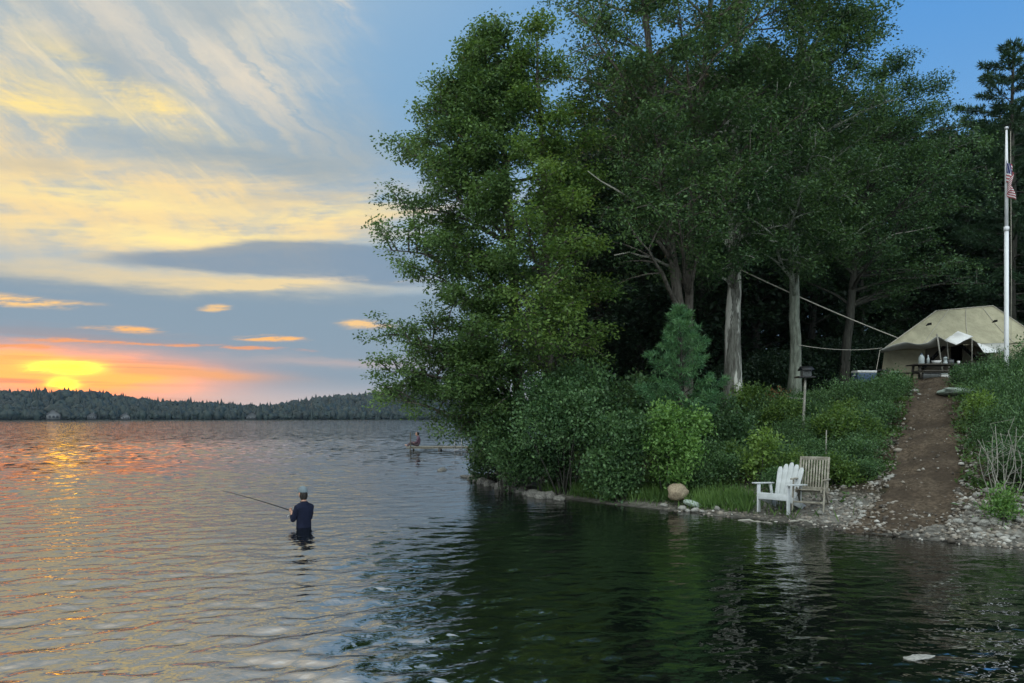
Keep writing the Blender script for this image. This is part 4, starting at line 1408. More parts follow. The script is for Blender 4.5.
# ------------------------------------------------------------------ people
def skinned(joints, edges, sub=2):
    """one continuous skin surface over a joint skeleton -> (verts, faces)"""
    me = bpy.data.meshes.new('skeleton')
    names = list(joints)
    me.from_pydata([joints[k][:3] for k in names], [(names.index(a), names.index(b)) for a, b in edges], [])
    o = bpy.data.objects.new('skeleton', me); COL.objects.link(o)
    o.modifiers.new('skin', 'SKIN').use_smooth_shade = True
    for i, k in enumerate(names):
        r_ = joints[k][3]
        rx, ry = (r_, r_) if not isinstance(r_, tuple) else r_
        sv = me.skin_vertices[0].data[i]
        sv.radius = (rx, ry); sv.use_root = (i == 0)
    md = o.modifiers.new('sub', 'SUBSURF'); md.levels = sub; md.render_levels = sub
    dg = bpy.context.evaluated_depsgraph_get()
    ev = o.evaluated_get(dg).to_mesh()
    V = np.array([v_.co[:] for v_ in ev.vertices]); F = [list(f.vertices) for f in ev.polygons]
    o.evaluated_get(dg).to_mesh_clear()
    bpy.data.objects.remove(o); bpy.data.meshes.remove(me)
    bm = bmesh.new()
    bv = [bm.verts.new(q) for q in V]
    for f in F:
        try: bm.faces.new([bv[i] for i in f])
        except ValueError: pass
    bmesh.ops.recalc_face_normals(bm, faces=bm.faces)
    bm.verts.index_update()
    V = np.array([q.co[:] for q in bm.verts]); F = [[q.index for q in f.verts] for f in bm.faces]
    bm.free()
    return V, F


def addVF(acc, VF):
    V, F = VF
    q = [f for f in F if len(f) == 4]; tr = [f for f in F if len(f) == 3]
    acc.add(V, [np.array(z_) for z_ in (q, tr) if z_])


def garment(VF, keep, off):
    """cloth over the part of a body skin that KEEP picks, lifted off along the normals"""
    V, F = VF
    n = np.zeros_like(V)
    for f in F:
        q = V[f]
        fn = np.cross(q[1] - q[0], q[2] - q[0]) + (np.cross(q[2] - q[0], q[3] - q[0]) if len(f) == 4 else 0)
        n[f] += fn
    n = unit(n)
    W = V + n * off + np.sin(V[:, [2]] * 70 + V[:, [0]] * 40) * n * .0035
    a = Acc()
    addVF(a, (W, [f for f in F if keep(V[f].mean(0))]))
    return a


def ellipsoid(acc, c, rad, seg=14, rings=10, shape=None):
    th = np.linspace(0, PI, rings + 1)[:, None]; ph = np.arange(seg)[None] * 2 * PI / seg
    U = np.stack([np.sin(th) * np.cos(ph), np.sin(th) * np.sin(ph), np.cos(th) + 0 * ph], -1).reshape(-1, 3)
    V = U * rad
    if shape: V = shape(U, V)
    i = np.arange(rings * seg); r_, c__ = i // seg, i % seg
    acc.add(V + np.asarray(c), np.stack([r_ * seg + c__, (r_ + 1) * seg + c__, (r_ + 1) * seg + (c__ + 1) % seg, r_ * seg + (c__ + 1) % seg], 1))


def head(acc, c, s=1.0):
    """skull, jaw, nose, ears, brow: +y is the face"""
    def shp(U, V):
        V = V.copy()
        low = np.clip(-U[:, 2], 0, 1)
        V[:, 0] *= 1 - .28 * low
        V[:, 1] = V[:, 1] * (1 - .12 * low) + .018 * s * low
        return V
    ellipsoid(acc, c, (.074 * s, .096 * s, .116 * s), 18, 14, shp)
    c = np.asarray(c)
    ellipsoid(acc, c + np.array([0, .098, -.020]) * s, (.013 * s, .020 * s, .024 * s), 8, 6)
    ellipsoid(acc, c + np.array([0, .086, -.066]) * s, (.026 * s, .012 * s, .009 * s), 8, 6)
    for e in (-1, 1):
        ellipsoid(acc, c + np.array([e * .076, -.004, -.012]) * s, (.010 * s, .020 * s, .032 * s), 8, 6)
        ellipsoid(acc, c + np.array([e * .031, .078, .012]) * s, (.012 * s, .010 * s, .009 * s), 8, 6)


def hand(acc, wrist, d, side, grip):
    """palm, four curled fingers of different lengths and a thumb around GRIP direction"""
    w_, d, g_ = Vector(wrist), Vector(d).normalized(), Vector(grip).normalized()
    n_ = d.cross(g_).normalized() * side
    J = {'w': (*w_, .026), 'p': (*(w_ + d * .05), .027), 'k': (*(w_ + d * .085), .022)}
    addVF(acc, skinned(J, [('w', 'p'), ('p', 'k')], 1))
    for k, l in enumerate((.030, .034, .032, .025)):
        b_ = w_ + d * .085 + g_ * (.024 - k * .016)
        J = {'a': (*b_, .010), 'b': (*(b_ + d * l * .8 + n_ * l * .5), .0092), 'c': (*(b_ + d * l * .6 + n_ * l * 1.5), .0085), 'd': (*(b_ - d * l * .1 + n_ * l * 1.7), .0075)}
        addVF(acc, skinned(J, [('a', 'b'), ('b', 'c'), ('c', 'd')], 1))
    b_ = w_ + d * .035 + g_ * .026
    J = {'a': (*b_, .012), 'b': (*(b_ + d * .03 + g_ * .014 + n_ * .020), .0105), 'c': (*(b_ + d * .055 + n_ * .048), .009)}
    addVF(acc, skinned(J, [('a', 'b'), ('b', 'c')], 1))


# the wading fisherman
FD = 12.9
fx = (304 - 512) / FPX * FD
bed = gz(fx, FD)
hdg = math.atan2(.75, .66)          # heading to the left and away
fr_ = tag(empty('person', (fx, FD, bed), hdg), 'person in pale cap and dark jersey standing waist deep in the lake holding a rod', 'person')
w0 = -bed                            # the water level in the figure's frame
fl = w0 - .05
body = Acc()
J = {'pelvis': (0, 0, fl - .06, (.12, .09)), 'waist': (0, .01, fl + .10, (.145, .105)), 'chest': (0, .0, fl + .26, (.148, .108)), 'yoke': (0, -.002, fl + .395, (.100, .085)), 'neckb': (0, -.005, fl + .465, (.062, .060)),
     'neck': (0, .012, fl + .52, .052), 'skull': (0, .025, fl + .60, .055),
     'shl': (-.150, 0, fl + .392, .058), 'ell': (-.185, .10, fl + .17, .044), 'wrl': (-.075, .315, fl + .31, .028),
     'shr': (.150, 0, fl + .392, .058), 'elr': (.195, .09, fl + .17, .044), 'wrr': (.06, .27, fl + .265, .028),
     'hipl': (-.08, 0, fl - .16, .075), 'knl': (-.11, .05, (fl - .1) * .52, .060), 'anl': (-.12, .0, .09, .042), 'tol': (-.14, .16, .04, .036),
     'hipr': (.08, 0, fl - .16, .075), 'knr': (.12, .07, (fl - .1) * .52, .060), 'anr': (.14, .02, .09, .042), 'tor': (.17, .18, .04, .036)}
ED = [('pelvis', 'waist'), ('waist', 'chest'), ('chest', 'yoke'), ('yoke', 'neckb'), ('neckb', 'neck'), ('neck', 'skull'), ('yoke', 'shl'), ('shl', 'ell'), ('ell', 'wrl'), ('yoke', 'shr'), ('shr', 'elr'), ('elr', 'wrr'),
      ('pelvis', 'hipl'), ('hipl', 'knl'), ('knl', 'anl'), ('anl', 'tol'), ('pelvis', 'hipr'), ('hipr', 'knr'), ('knr', 'anr'), ('anr', 'tor')]
skinVF = skinned(J, ED)
addVF(body, skinVF)
HC = (0, .045, fl + .635)
head(body, HC)
roddir = Vector((-.80, .56, .145)).normalized()                       # in the world
rl = Matrix.Rotation(-hdg, 3, 'Z') @ roddir
hl_, hr_ = Vector(J['wrl'][:3]), Vector(J['wrr'][:3])
hand(body, hl_, rl + Vector((.2, .4, 0)), 1, Vector((0, 0, 1)))
hand(body, hr_, rl + Vector((-.5, .5, 0)), -1, Vector((0, 0, 1)))
body.build('body', M['skin'], fr_, smooth=True)


def in_jersey(c):
    if c[2] > fl + .495 or c[2] < fl - .26: return False
    for e_, w_ in (('ell', 'wrl'), ('elr', 'wrr')):
        ax_ = Vector(J[w_][:3]) - Vector(J[e_][:3])
        q = (Vector(c) - Vector(J[e_][:3]))
        t_ = q.dot(ax_) / ax_.length_squared
        if (.45 if e_ == 'ell' else .9) < t_ < 1.4 and (q - ax_ * t_).length < .075: return False
    return True


garment(skinVF, in_jersey, .014).build('jersey', M['navy'], fr_, smooth=True)
garment(skinVF, lambda c: .06 < c[2] < fl - .10, .020).build('trousers', M['waders'], fr_, smooth=True)
ha = Acc()
ellipsoid(ha, (HC[0], HC[1] - .030, HC[2] - .030), (.080, .083, .105), 16, 12)
ha.build('hair', M['hair'], fr_, smooth=True)
ca = Acc()
th = np.linspace(0, PI * .54, 8)[:, None]; ph = np.arange(20)[None] * 2 * PI / 20
V = np.stack([.088 * np.sin(th) * np.cos(ph), .108 * np.sin(th) * np.sin(ph), .098 * np.cos(th) + 0 * ph], -1).reshape(-1, 3) + [HC[0], HC[1] - .004, HC[2] + .034]
i = np.arange(7 * 20); r, c_ = i // 20, i % 20
ca.add(V, np.stack([r * 20 + c_, (r + 1) * 20 + c_, (r + 1) * 20 + (c_ + 1) % 20, r * 20 + (c_ + 1) % 20], 1))
cap_o = ca.build('cap', M['cap'], fr_, smooth=True)
br = Acc()
a5 = np.linspace(.15 * PI, .85 * PI, 9)
rim = np.stack([.086 * np.cos(a5), .104 * np.sin(a5), 0 * a5], 1); tipb = np.stack([.080 * np.cos(a5), .104 * np.sin(a5) + .075 * np.sin((a5 - .15 * PI) / .7) ** .8, -.02 + 0 * a5], 1)
V = np.concatenate([rim, tipb, rim + [0, 0, .006], tipb + [0, 0, .006]]) + [HC[0], HC[1] - .002, HC[2] + .026]
i = np.arange(8)
br.add(V, np.concatenate([np.stack([i, i + 1, i + 10, i + 9], 1), np.stack([i + 18, i + 27, i + 28, i + 19], 1), np.stack([i + 9, i + 10, i + 28, i + 27], 1)]))
br.build('peak', M['cap'], cap_o, smooth=True)
fr_.scale = (.88, .90, 1)
# the rod, held in both hands
Rz = Matrix.Rotation(hdg, 3, 'Z')
grip_w = Vector((fx, FD, bed)) + Rz @ (Vector((.88 * (hl_.x + hr_.x) / 2, .90 * (hl_.y + hr_.y) / 2, (hl_.z + hr_.z) / 2)) + rl * .09)
rd_ = tag(empty('fishing_rod', tuple(grip_w)), 'long black fishing rod with a small reel held out over the lake', 'fishing rod')
a = Acc(); a.tube([roddir * s_ + Vector((0, 0, -.06 * (s_ / 2.0) ** 2)) for s_ in np.linspace(.12, 2.1, 9)], np.linspace(.011, .004, 9), 6); a.build('rod_blank', M['carbon'], rd_, smooth=True)
a = Acc(); a.tube([roddir * s_ for s_ in (-.38, -.1, .14)], (.016, .014, .014), 8); a.build('grip', M['black'], rd_, smooth=True)
a = Acc(); ellipsoid(a, roddir * .02 + Vector((0, 0, -.075)), (.030, .030, .036)); a.tube([roddir * .02, roddir * .02 + Vector((0, 0, -.07))], .009, 6)
rl_o = a.build('reel', M['grey_metal'], rd_, smooth=True)
a = Acc(); c0 = roddir * .02 + Vector((.0, 0, -.08)); a.tube([c0, c0 + Vector((-.055, -.03, 0)), c0 + Vector((-.06, -.03, -.035))], .006, 6); a.build('crank', M['metal'], rl_o, smooth=True)

# ------------------------------------------------------------------ the neighbours' dock
DD = 43.0
x0, x1 = (408 - 512) / FPX * DD, 8.0
dk = tag(empty('dock', (x0, DD, 0)), 'low grey wooden dock reaching out from behind the trees of the point', 'dock')
a = Acc()
nb_ = int((x1 - x0) / .15)
for k in range(nb_): a.box((k * .15 + .07, 0, .24), (.136, 1.3, .035))
a.build('deck', M['grey_wood'], dk)
for s in (-1, 1):
    a = Acc(); a.box(((x1 - x0) / 2, s * .6, .175), (x1 - x0, .05, .06)); a.build('side_beam', M['grey_wood'], dk)
for px in (412, 440, 468, 500):
    x_ = (px - 512) / FPX * DD - x0
    for s in (-1, 1):
        tall = 1.08 if (px == 412 and s == -1) else .22
        a = Acc(); a.tube([(x_, s * .67, -1.9), (x_, s * .67, tall)], .035 if tall > 1 else .05, 8); a.build('post', M['dark_wood'], dk, smooth=True)
lx = (459 - 512) / FPX * DD
ld = tag(empty('swim_ladder', (lx, DD - .70, .22)), 'small pale swim ladder on the side of the dock beside the overhanging leaves', 'ladder')
for s in (-1, 1):
    a = Acc(); a.tube([(s * .2, .28, .02), (s * .2, .26, .40), (s * .2, .10, .50), (s * .2, .0, .40), (s * .2, 0, -.6)], .022, 6); a.build('rail', M['metal'], ld, smooth=True)
for q in (-.12, -.38):
    a = Acc(); a.box((0, 0, q), (.4, .07, .025)); a.build('rung', M['metal'], ld)

px_ = (418.5 - 512) / FPX * DD
pp = tag(empty('person', (px_, DD - .1, .258), math.radians(90)), 'person in a pink shirt sitting on the end of the dock with legs stretched out', 'person')
J = {'pelvis': (0, 0, .10, (.14, .11)), 'waist': (0, -.03, .25, (.12, .10)), 'chest': (0, -.02, .38, (.14, .105)), 'yoke': (0, -.01, .49, (.10, .085)), 'neckb': (0, .01, .56, .058), 'neck': (0, .03, .60, .05), 'skull': (0, .045, .68, .055),
     'shl': (-.165, -.01, .51, .055), 'ell': (-.22, .05, .26, .042), 'wrl': (-.16, .26, .20, .028), 'hal': (-.14, .34, .17, .03), 'shr': (.165, -.01, .51, .055), 'elr': (.22, .05, .26, .042), 'wrr': (.16, .26, .20, .028), 'har': (.14, .34, .17, .03),
     'hipl': (-.09, .04, .09, .085), 'knl': (-.11, .40, .26, .058), 'anl': (-.11, .62, .03, .040), 'tol': (-.12, .70, .05, .032), 'hipr': (.09, .04, .09, .085), 'knr': (.11, .42, .16, .058), 'anr': (.11, .72, .05, .040), 'tor': (.12, .80, .10, .032)}
ED2 = ED + [('wrl', 'hal'), ('wrr', 'har')]
dockVF = skinned(J, ED2)
body = Acc(); addVF(body, dockVF); head(body, (0, .065, .715)); body.build('body', M['skin'], pp, smooth=True)
garment(dockVF, lambda c: .10 < c[2] < .60 and c[1] < .20 - max(0, .2 - abs(c[0])) * .4, .012).build('shirt', M['pink_shirt'], pp, smooth=True)
garment(dockVF, lambda c: (c[1] > .0 and c[1] < .66 and c[2] < .34 and abs(c[0]) < .185 and not (c[1] < .2 and c[2] > .24)) or (c[2] < .12 and c[1] < .5), .018).build('trousers', M['trousers'], pp, smooth=True)
a = Acc(); ellipsoid(a, (0, .04, .728), (.082, .098, .115)); a.build('hair', M['hair'], pp, smooth=True)

# ------------------------------------------------------------------ flagpole
fb = on(1006.5, 21.0)
fp = tag(empty('flagpole', tuple(fb)), 'tall white flagpole rising from the bushes in front of the tent', 'flagpole')
topz = at(1005, 130, 21)[2] - fb[2]
jz = at(1005, 229, 21)[2] - fb[2]
a = Acc(); a.tube([(0, 0, -.3), (0, 0, .1), (0, 0, jz)], (.060, .060, .056), 14); a.tube([(0, 0, jz), (0, 0, topz - 1.1), (0, 0, topz)], (.050, .042, .026), 14); a.build('pole', M['pole_white'], fp, smooth=True)
a = Acc(); a.tube([(0, 0, jz - .06), (0, 0, jz + .06)], .070, 14); a.build('collar', M['pole_white'], fp, smooth=True)
a = Acc(); ellipsoid(a, (0, 0, topz + .05), (.055, .055, .055)); a.build('finial', M['metal'], fp, smooth=True)
a = Acc(); a.tube([(.085, -.05, topz - .05), (.10, -.06, 2.5), (.09, -.05, .9)], .006, 4); a.build('halyard', M['rope'], fp)
# limp flag, folded against the pole
m, t, p, out = mat('flag cloth')
uvn = t.nodes.new('ShaderNodeAttribute'); uvn.attribute_name = 'tint'
s2 = t.nodes.new('ShaderNodeSeparateColor'); t.links.new(uvn.outputs['Color'], s2.inputs[0])
u_, v_ = S(t, s2.outputs[0]), S(t, s2.outputs[1])
str_ = (v_ * 6.5)._m('FRACT', v_ * 6.5)._m('GREATER_THAN', (v_ * 6.5)._m('FRACT', v_ * 6.5), .5)
c = mix(t, str_, (.40, .07, .09), (.72, .71, .72))
can = u_._m('LESS_THAN', u_, .28) * v_._m('LESS_THAN', v_, .54)
su, sv = (u_ * 15.0), (v_ * 16.5)
du, dv = su._m('FRACT', su) - .5, sv._m('FRACT', sv) - .5
star = (du * du + dv * dv)._m('LESS_THAN', du * du + dv * dv, .055)
c = mix(t, can, c, mix(t, star, (.02, .03, .16), (.8, .8, .8)))
t.links.new(c.s, p.inputs['Base Color']); p.inputs['Roughness'].default_value = .8
fz = at(1005, 161, 21)[2] - fb[2]
fg = Acc()
us, vs = np.meshgrid(np.linspace(0, 1, 41), np.linspace(0, 1, 25))
# hoist along the pole, fly end fallen down beside it in deep folds
Lx = .30 * np.sin(np.clip(us * 1.25, 0, 1) * PI * .5) * (.72 + .28 * np.cos(vs * 3.0)) * (1 - .35 * us)
Xf = -.05 + Lx * .46 - .10 * np.sin(us * 9 + vs * 2.0) * us ** .5 * .9
Yf = -.09 - .10 * us + .085 * np.sin(us * 15 + vs * 2.4) * np.clip(us * 4, 0, 1)
Zf = fz - vs * .62 * (1 - .15 * us) - .66 * us ** 1.2
nu = 41
i = np.arange(24 * 40); r, c_ = i // 40, i % 40
fg.add(np.stack([Xf, Yf, Zf], -1).reshape(-1, 3), np.stack([r * nu + c_, r * nu + c_ + 1, (r + 1) * nu + c_ + 1, (r + 1) * nu + c_], 1), np.stack([us.ravel(), vs.ravel()], 1))
fo = fg.build('flag', m, smooth=True, loc=tuple(fb))
sm = fo.modifiers.new('thickness', 'SOLIDIFY'); sm.thickness = .006
tag(fo, 'limp red and white striped flag with starred blue canton hanging against the white flagpole', 'flag')

# ------------------------------------------------------------------ tent
TG = gz(14.6, 25.6)
tn = tag(empty('canvas_tent', (14.7, 25.8, TG)), 'large pale green canvas ridge tent with a raised awning at the top of the bank', 'tent')
TB = np.array([14.7, 25.8, TG])


def patch(p00, p10, p11, p01, n=10, sag=.0, mode='z', seed=0):
    """a cloth panel between four corners, sagging a little"""
    u, v__ = np.meshgrid(np.linspace(0, 1, n), np.linspace(0, 1, n))
    u, v__ = u[..., None], v__[..., None]
    P_ = (1 - u) * (1 - v__) * p00 + u * (1 - v__) * p10 + u * v__ * p11 + (1 - u) * v__ * p01
    nn = np.cross(np.asarray(p10) - p00, np.asarray(p01) - p00); nn = nn / max(np.linalg.norm(nn), 1e-6)
    P_ = P_ + nn * sag * (np.sin(PI * u) * np.sin(PI * v__)) + nn * .012 * np.sin(u * 13 + v__ * 5 + seed) * np.sin(PI * u)
    i_ = np.arange((n - 1) ** 2); r_, c__ = i_ // (n - 1), i_ % (n - 1)
    return (P_.reshape(-1, 3) - TB), np.stack([r_ * n + c__, r_ * n + c__ + 1, (r_ + 1) * n + c__ + 1, (r_ + 1) * n + c__], 1)


def cloth(name, patches, m, parent=tn, th=.008):
    a = Acc()
    for (V, F) in patches: a.add(V, F)
    o = a.build(name, m, parent, smooth=True)
    s_ = o.modifiers.new('thickness', 'SOLIDIFY'); s_.thickness = th
    return o


rL, rR = at(936, 311, 26.0), at(993, 306, 26.3)
eL, eR = at(885, 348, 24.6), at(1046, 342, 25.2)
bL, bR = at(912, 346, 27.8), np.array([eR[0] + .1, 28.0, eR[2]])
gd = lambda q, dx=0, dy=0: np.array([q[0] + dx, q[1] + dy, TG - .12])
cloth('roof', [patch(eL, eR, rR, rL, 14, -.10), patch(bR, bL, rL, rR, 12, -.10), patch(bL, eL, rL, rL, 12, -.08), patch(eR, bR, rR, rR, 12, -.08)], M['canvas'])
dL, dR = at(926, 347, 24.66), at(988, 346, 24.9)
cloth('wall', [patch(gd(eL, -.22, -.1), gd(dL, -.12, 0), dL, eL, 10, .03), patch(gd(dR, .10, 0), gd(eR, .15, -.1), eR, dR, 10, .03),
               patch(gd(bL), gd(eL, -.22, -.1), eL, bL, 10, .03), patch(gd(eR, .15, -.1), gd(bR, .15), bR, eR, 10, .03), patch(gd(bR, .15), gd(bL), bL, bR, 10, .03)], M['canvas'])
iy = 25.25
iw = lambda px, z_: np.array([(px - 512) / FPX * iy, iy, z_])
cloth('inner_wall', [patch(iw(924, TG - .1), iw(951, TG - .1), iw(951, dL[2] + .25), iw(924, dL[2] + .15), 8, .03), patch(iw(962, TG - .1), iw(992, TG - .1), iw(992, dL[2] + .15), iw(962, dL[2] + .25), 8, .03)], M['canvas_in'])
cloth('doorway_shade', [patch(iw(949, TG - .1) + [0, .12, 0], iw(964, TG - .1) + [0, .12, 0], iw(964, dL[2] + .28) + [0, .12, 0], iw(949, dL[2] + .28) + [0, .12, 0], 6, .0)], M['canvas_dark'])  # black sheet stands in for the shade inside the open tent
for (A0, B0, w_) in (((947, 344), (919, 372), .11), ((960, 344), (990, 372), .10)):
    a = Acc(); a.bar(at(*A0, 24.45) - TB, at(*B0, 24.45) - TB, .02, w_); a.build('door_edging', M['canvas_dark'], tn)
for (px, py) in ((929, 325), (995, 322)):
    c0 = at(px, py, 25.22 if px < 950 else 25.5) - TB
    a = Acc(); a.add([c0 + [-.10, 0, -.03], c0 + [.10, .02, .01], c0 + [.07, -.04, .07], c0 + [-.05, -.04, .05]], np.array([(0, 1, 2, 3)])); o = a.build('vent_flap', M['canvas_dark'], tn)
    s_ = o.modifiers.new('thickness', 'SOLIDIFY'); s_.thickness = .02
# awning: back edge on the eave, front edge peaked over its poles
edge = [(880, 350), (893, 345), (905, 342), (918, 344.5), (928, 343), (937, 335.5), (946, 341), (953, 337), (960, 331), (968, 337), (978, 343), (988, 349), (1000, 352)]
exs = np.linspace(880, 1000, 49)
eys = np.interp(exs, [e[0] for e in edge], [e[1] for e in edge])
for _ in range(1): eys[1:-1] = (eys[:-2] + 2 * eys[1:-1] + eys[2:]) / 4
fr2 = np.stack([at(a_, b_, 23.5) for a_, b_ in zip(exs, eys)])
bk = np.stack([eL + (eR - eL) * ((a_ - 880) / 120 * .745) + [0, -.02, .015] for a_ in exs])
V = []
for q in np.linspace(0, 1, 9):
    V.append(bk * (1 - q) + fr2 * q - np.array([0, 0, .13]) * np.sin(PI * q))
V = np.concatenate(V) - TB
i = np.arange(8 * 48); r, c_ = i // 48, i % 48
aw = Acc(); aw.add(V, np.stack([r * 49 + c_, r * 49 + c_ + 1, (r + 1) * 49 + c_ + 1, (r + 1) * 49 + c_], 1))
o = aw.build('awning', M['awning_grey'], tn, smooth=True)
s_ = o.modifiers.new('thickness', 'SOLIDIFY'); s_.thickness = .01
cloth('awning_patch', [patch(at(944, 340.5, 23.46), at(958, 331, 23.30), at(973, 336.5, 23.35), at(956, 345, 23.05), 8, .03)], M['white_plastic'])  # white patches along the front edge of the awning
cloth('awning_patch', [patch(at(977, 343, 23.46), at(984, 345, 23.42), at(1001, 352.5, 23.4), at(984, 353, 23.1), 8, .03)], M['white_plastic'])
for (a0, b0_, r_, D_) in (((937, 334), (944, 369), .024, 23.4), ((947, 340), (950, 366), .014, 23.6), ((972, 338), (972, 362), .014, 23.5)):
    e_ = at(*b0_, D_); e_[2] = gz(e_[0], e_[1]) - .05
    a = Acc(); a.tube([at(*a0, D_) - TB, e_ - TB], r_, 8); a.build('awning_pole', M['dead_wood'], tn, smooth=True)


def rope(label, a0, b0_, r_=.012, sagm=.12, name='guy_rope'):
    a0, b0_ = np.asarray(a0), np.asarray(b0_)
    a = Acc(); a.tube(bez(a0, (a0 + b0_) / 2 - [0, 0, sagm * 2], b0_, 14) - a0, r_, 6)
    tag(a.build(name, M['rope'], smooth=True, loc=tuple(a0)), label, 'rope')


for (pa_, pb_, pc_, pd_, u_) in ((eL, eR, rR, rL, .22), (eL, eR, rR, rL, .52), (eL, eR, rR, rL, .80)):
    Vp, _f = patch(pa_, pb_, pc_, pd_, 14, -.10)
    Vp = Vp.reshape(14, 14, 3)
    k_ = u_ * 13; j_ = int(k_)
    ln_ = Vp[:, j_] * (1 - (k_ - j_)) + Vp[:, j_ + 1] * (k_ - j_) + [0, -.012, .010]
    a = Acc(); a.tube(ln_, .010, 5); a.build('seam', M['rope'], tn, smooth=True)
for (q0, q1) in ((rL, rR), (eL, rL), (rR, eR)):
    a = Acc(); a.tube(np.linspace(q0, q1, 6) - TB + [0, -.01, .012], .014, 6); a.build('seam', M['rope'], tn, smooth=True)
rope('long pale rope slanting from the white barked trunk down to the tent roof', at(737, 268, 21.7), at(898, 338, 25.0), .017, .06)
rope('thin pale rope running level from the left tent corner to the lichened trunk', at(882, 348, 24.6), at(799, 345, 22.4), .009, .10)
rope('guy rope from the left corner of the awning down to the ground', fr2[0], on(874, 23.2), .008, .0)

# ------------------------------------------------------------------ camp things
tx, ty = (936 - 512) / FPX * 22.6, 22.6
tgz = gz(tx, ty)
ct = tag(empty('camp_table', (tx, ty, tgz)), 'dark camp table loaded with dishes in front of the tent door', 'table')
TH = .44
a = Acc()
for k in range(5): a.box((0, (k - 2) * .14, TH), (1.5, .13, .035))
a.build('table_top', M['dark_wood'], ct, bevel=.004)
for s in (-1, 1):
    for q in (-1, 1):
        a = Acc(); a.bar((s * .6, q * .28, 0), (s * .6, q * .16, TH - .02), .06, .05); a.build('leg', M['dark_wood'], ct)
    a = Acc(); a.box((s * .6, 0, TH * .5), (.045, .5, .08)); a.build('cross_rail', M['dark_wood'], ct)
for q in (-1, 1):
    a = Acc(); a.box((0, q * .56, .22), (1.5, .2, .035)); a.build('bench', M['dark_wood'], ct, bevel=.004)


def lathe(acc, c, prof, seg=14):
    P_ = np.array(prof)
    ph_ = np.arange(seg) * 2 * PI / seg
    V = np.stack([P_[:, 0:1] * np.cos(ph_), P_[:, 0:1] * np.sin(ph_), P_[:, 1:2] + 0 * ph_], -1).reshape(-1, 3) + np.asarray(c)
    n = len(P_); i_ = np.arange((n - 1) * seg); r_, c__ = i_ // seg, i_ % seg
    acc.add(V, np.stack([r_ * seg + c__, r_ * seg + (c__ + 1) % seg, (r_ + 1) * seg + (c__ + 1) % seg, (r_ + 1) * seg + c__], 1))


def turned(name, label, cat, loc, prof, m, cap_prof=None, cap_m=None, cap_name='lid'):
    r = tag(empty(name, tuple(loc)), label, cat)
    a = Acc(); lathe(a, (0, 0, 0), prof); a.build('body', m, r, smooth=True)
    if cap_prof:
        a = Acc(); lathe(a, (0, 0, 0), cap_prof); a.build(cap_name, cap_m, r, smooth=True)
    return r


T0 = np.array([tx, ty, tgz + TH + .018])
turned('water_jug', 'tall milky water jug at the left end of the camp table', 'jug', T0 + [-.50, -.1, 0], [(.001, 0), (.08, 0), (.085, .03), (.085, .20), (.05, .26), (.022, .29), (.001, .29)], M['clear_plastic'], [(.001, .32), (.027, .32), (.027, .285), (.001, .285)], M['blue_plastic'])
turned('bottle', 'slim pale bottle next to the milky water jug on the camp table', 'bottle', T0 + [-.33, -.16, 0], [(.001, 0), (.04, 0), (.042, .15), (.018, .21), (.016, .25), (.001, .25)], M['clear_plastic'], [(.001, .268), (.019, .268), (.019, .245), (.001, .245)], M['white_plastic'])
turned('mixing_bowl', 'white bowl in the middle of the camp table', 'bowl', T0 + [-.06, -.12, 0], [(.001, 0), (.07, 0), (.15, .10), (.142, .10), (.065, .012), (.001, .012)], M['white_plastic'])
turned('lantern', 'white lantern on the camp table just left of the awning pole', 'lantern', T0 + [.18, -.18, 0], [(.001, 0), (.07, 0), (.07, .04), (.05, .05), (.05, .16), (.07, .17), (.04, .21), (.001, .21)], M['clear_plastic'], [(.001, .25), (.02, .25), (.02, .205), (.001, .205)], M['black'], 'top_knob')
turned('cooking_pot', 'dark cooking pot on the right half of the camp table', 'pot', T0 + [.40, -.05, 0], [(.001, 0), (.10, 0), (.105, .13), (.001, .13)], M['grey_metal'], [(.001, .175), (.015, .175), (.02, .15), (.11, .14), (.11, .128), (.001, .128)], M['black'])
turned('mug', 'small white mug at the right end of the camp table', 'mug', T0 + [.60, -.15, 0], [(.001, 0), (.04, 0), (.042, .09), (.038, .09), (.036, .01), (.001, .01)], M['white_plastic'])


def chest(name, label, cat, loc, size, bm_, lm, rz=0.0):
    r = tag(empty(name, tuple(loc), rz), label, cat)
    a = Acc(); a.box((0, 0, size[2] * .40), (size[0], size[1], size[2] * .8)); a.build('body', bm_, r, bevel=.012)
    a = Acc(); a.box((0, 0, size[2] * .905), (size[0] * 1.03, size[1] * 1.04, size[2] * .19)); a.build('lid', lm, r, bevel=.012)
    a = Acc(); a.tube([(-size[0] * .53, -.08, size[2] * .6), (-size[0] * .58, 0, size[2] * .55), (-size[0] * .53, .08, size[2] * .6)], .012, 6); a.build('handle', lm, r, smooth=True)
    return r


chest('cooler', 'blue cooler with a pale lid on the ground left of the tent', 'cooler', on(864, 23.0, .05), (.62, .36, .36), M['blue_plastic'], M['white_plastic'], .1)
chest('storage_box', 'dark storage box on the ground under the camp table', 'box', (tx - .25, ty - .05, tgz), (.5, .3, .20), M['grey_metal'], M['black'])
chest('storage_box', 'white storage box on the ground under the right half of the camp table', 'box', (tx + .28, ty - .02, tgz), (.42, .3, .17), M['white_plastic'], M['clear_plastic'])
p_ = on(894, 23.2)
turned('bucket', 'white bucket on the ground at the left front of the tent', 'bucket', p_, [(.001, 0), (.11, 0), (.14, .28), (.132, .28), (.105, .015), (.001, .015)], M['white_plastic'])
p_ = on(881, 23.3)
st_ = tag(empty('camp_stool', tuple(p_)), 'low dark camp stool between the blue cooler and the white bucket', 'stool')
a = Acc(); ellipsoid(a, (0, 0, .34), (.26, .2, .05)); a.build('seat', M['black'], st_, smooth=True)
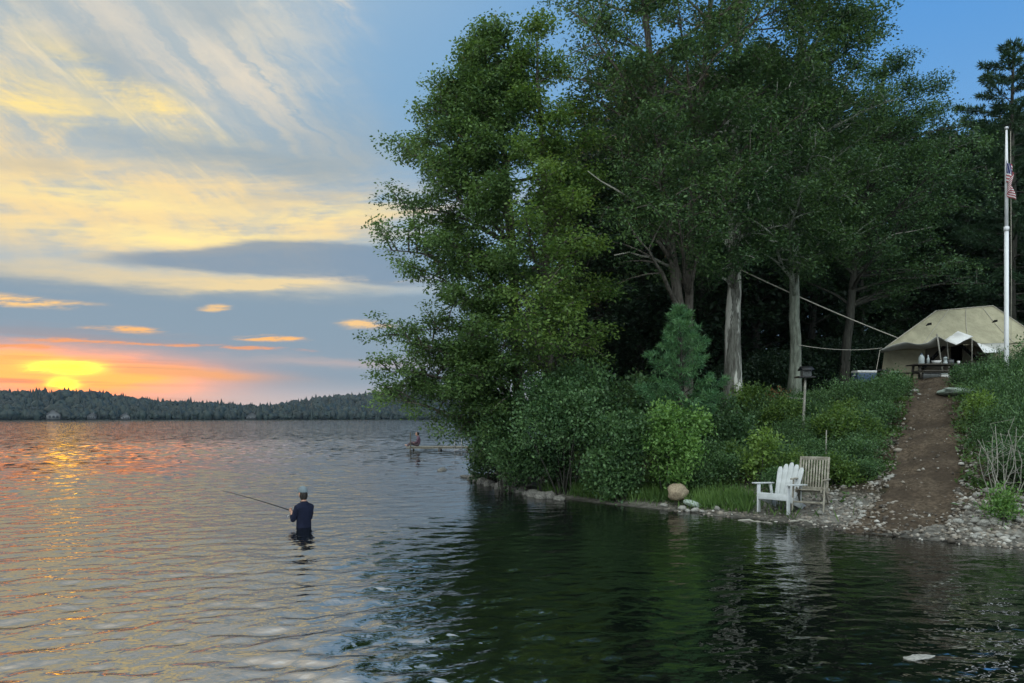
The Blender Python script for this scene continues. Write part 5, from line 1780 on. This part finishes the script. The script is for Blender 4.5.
for s in (-1, 1):
    for q in (-1, 1):
        a = Acc(); a.tube([(s * .2, q * .14, 0), (-s * .12, q * .10, .33)], .013, 6); a.build('leg', M['grey_metal'], st_, smooth=True)
for (px, D, s_) in ((912, 21.2, .07), (915, 20.9, .09), (919, 20.3, .06), (910, 20.6, .06)):
    rock('white_stone', 'pale', on(px, D), s_, 'white stone at the left edge of the path top below the camp table', 'white stones at the path top')

# platform feeder on a post, at the rim of the bank
fD = 18.6
f0 = on(804, fD)
ftop = at(805, 380, fD)
fd_ = tag(empty('feeder_post', tuple(f0)), 'dark roofed feeder box on a pale leaning post above the bank', 'feeder')
zt = ftop[2] - f0[2]
a = Acc(); a.tube(wiggle(np.array([(-.03, 0, -.1), (-.01, 0, zt * .4), (.015, 0, zt * .8), (.03, 0, zt + .06)]), .008, rg), (.036, .033, .031, .03), 7); a.build('post', M['dead_wood'], fd_, smooth=True)
a = Acc(); a.box((.02, 0, zt + .07), (.42, .30, .04)); a.build('tray', M['black'], fd_, bevel=.004)
a = Acc(); a.box((.05, 0, zt + .17), (.22, .17, .16)); a.build('box', M['grey_metal'], fd_, bevel=.006)
a = Acc()
for s in (-1, 1): a.box((.05, s * .08, zt + .29), (.30, .19, .02), Matrix.Rotation(-s * .5, 3, 'X'))
a.build('roof', M['black'], fd_)
p_ = on(778, 20.6)
db = shrub('dead_bough', 'dead bough with rusty brown leaves lying on the bank left of the feeder post', 'branch', p_ + [0, 0, .42], [(0, 0, .10, .20), (.05, 0, .30, .16), (-.08, 0, .2, .14)], 520, .09, .04, M['dead_leaf'], 171, stems=5, up=-.2, crown_name='dead_leaves')
p0, p1 = on(781, 20.4, .50), on(806, 20.2, .46)
a = Acc(); a.tube(wiggle(bez(p0, (p0 + p1) / 2 + [0, 0, .14], p1, 7), .02, rg) - p0, np.linspace(.026, .014, 7), 6)
tag(a.build('fallen_stick', M['dead_wood'], smooth=True, loc=tuple(p0)), 'pale fallen stick lying on the bushes between the rusty bough and the post', 'stick')
p0 = on(826, 16.4)
a = Acc(); a.tube([(0, 0, -.1), (.0, 0, .45), (.01, 0, .82)], (.016, .015, .012), 6)
tag(a.build('stake', M['dead_wood'], smooth=True, loc=tuple(p0)), 'thin pale stake standing among the bank bushes right of the feeder post', 'stake')

# ------------------------------------------------------------------ air
m = bpy.data.materials.new('air'); m.use_nodes = True
t = m.node_tree; t.nodes.clear()
out = t.nodes.new('ShaderNodeOutputMaterial'); pv = t.nodes.new('ShaderNodeVolumePrincipled')
pv.inputs['Color'].default_value = (.62, .78, 1.0, 1)
pv.inputs['Density'].default_value = .00008
pv.inputs['Anisotropy'].default_value = .2
t.links.new(pv.outputs[0], out.inputs['Volume'])
a = Acc(); a.box((0, 190, 31), (2660, 2260, 140))
hz_o = tag(a.build('haze', m), kind='stuff')
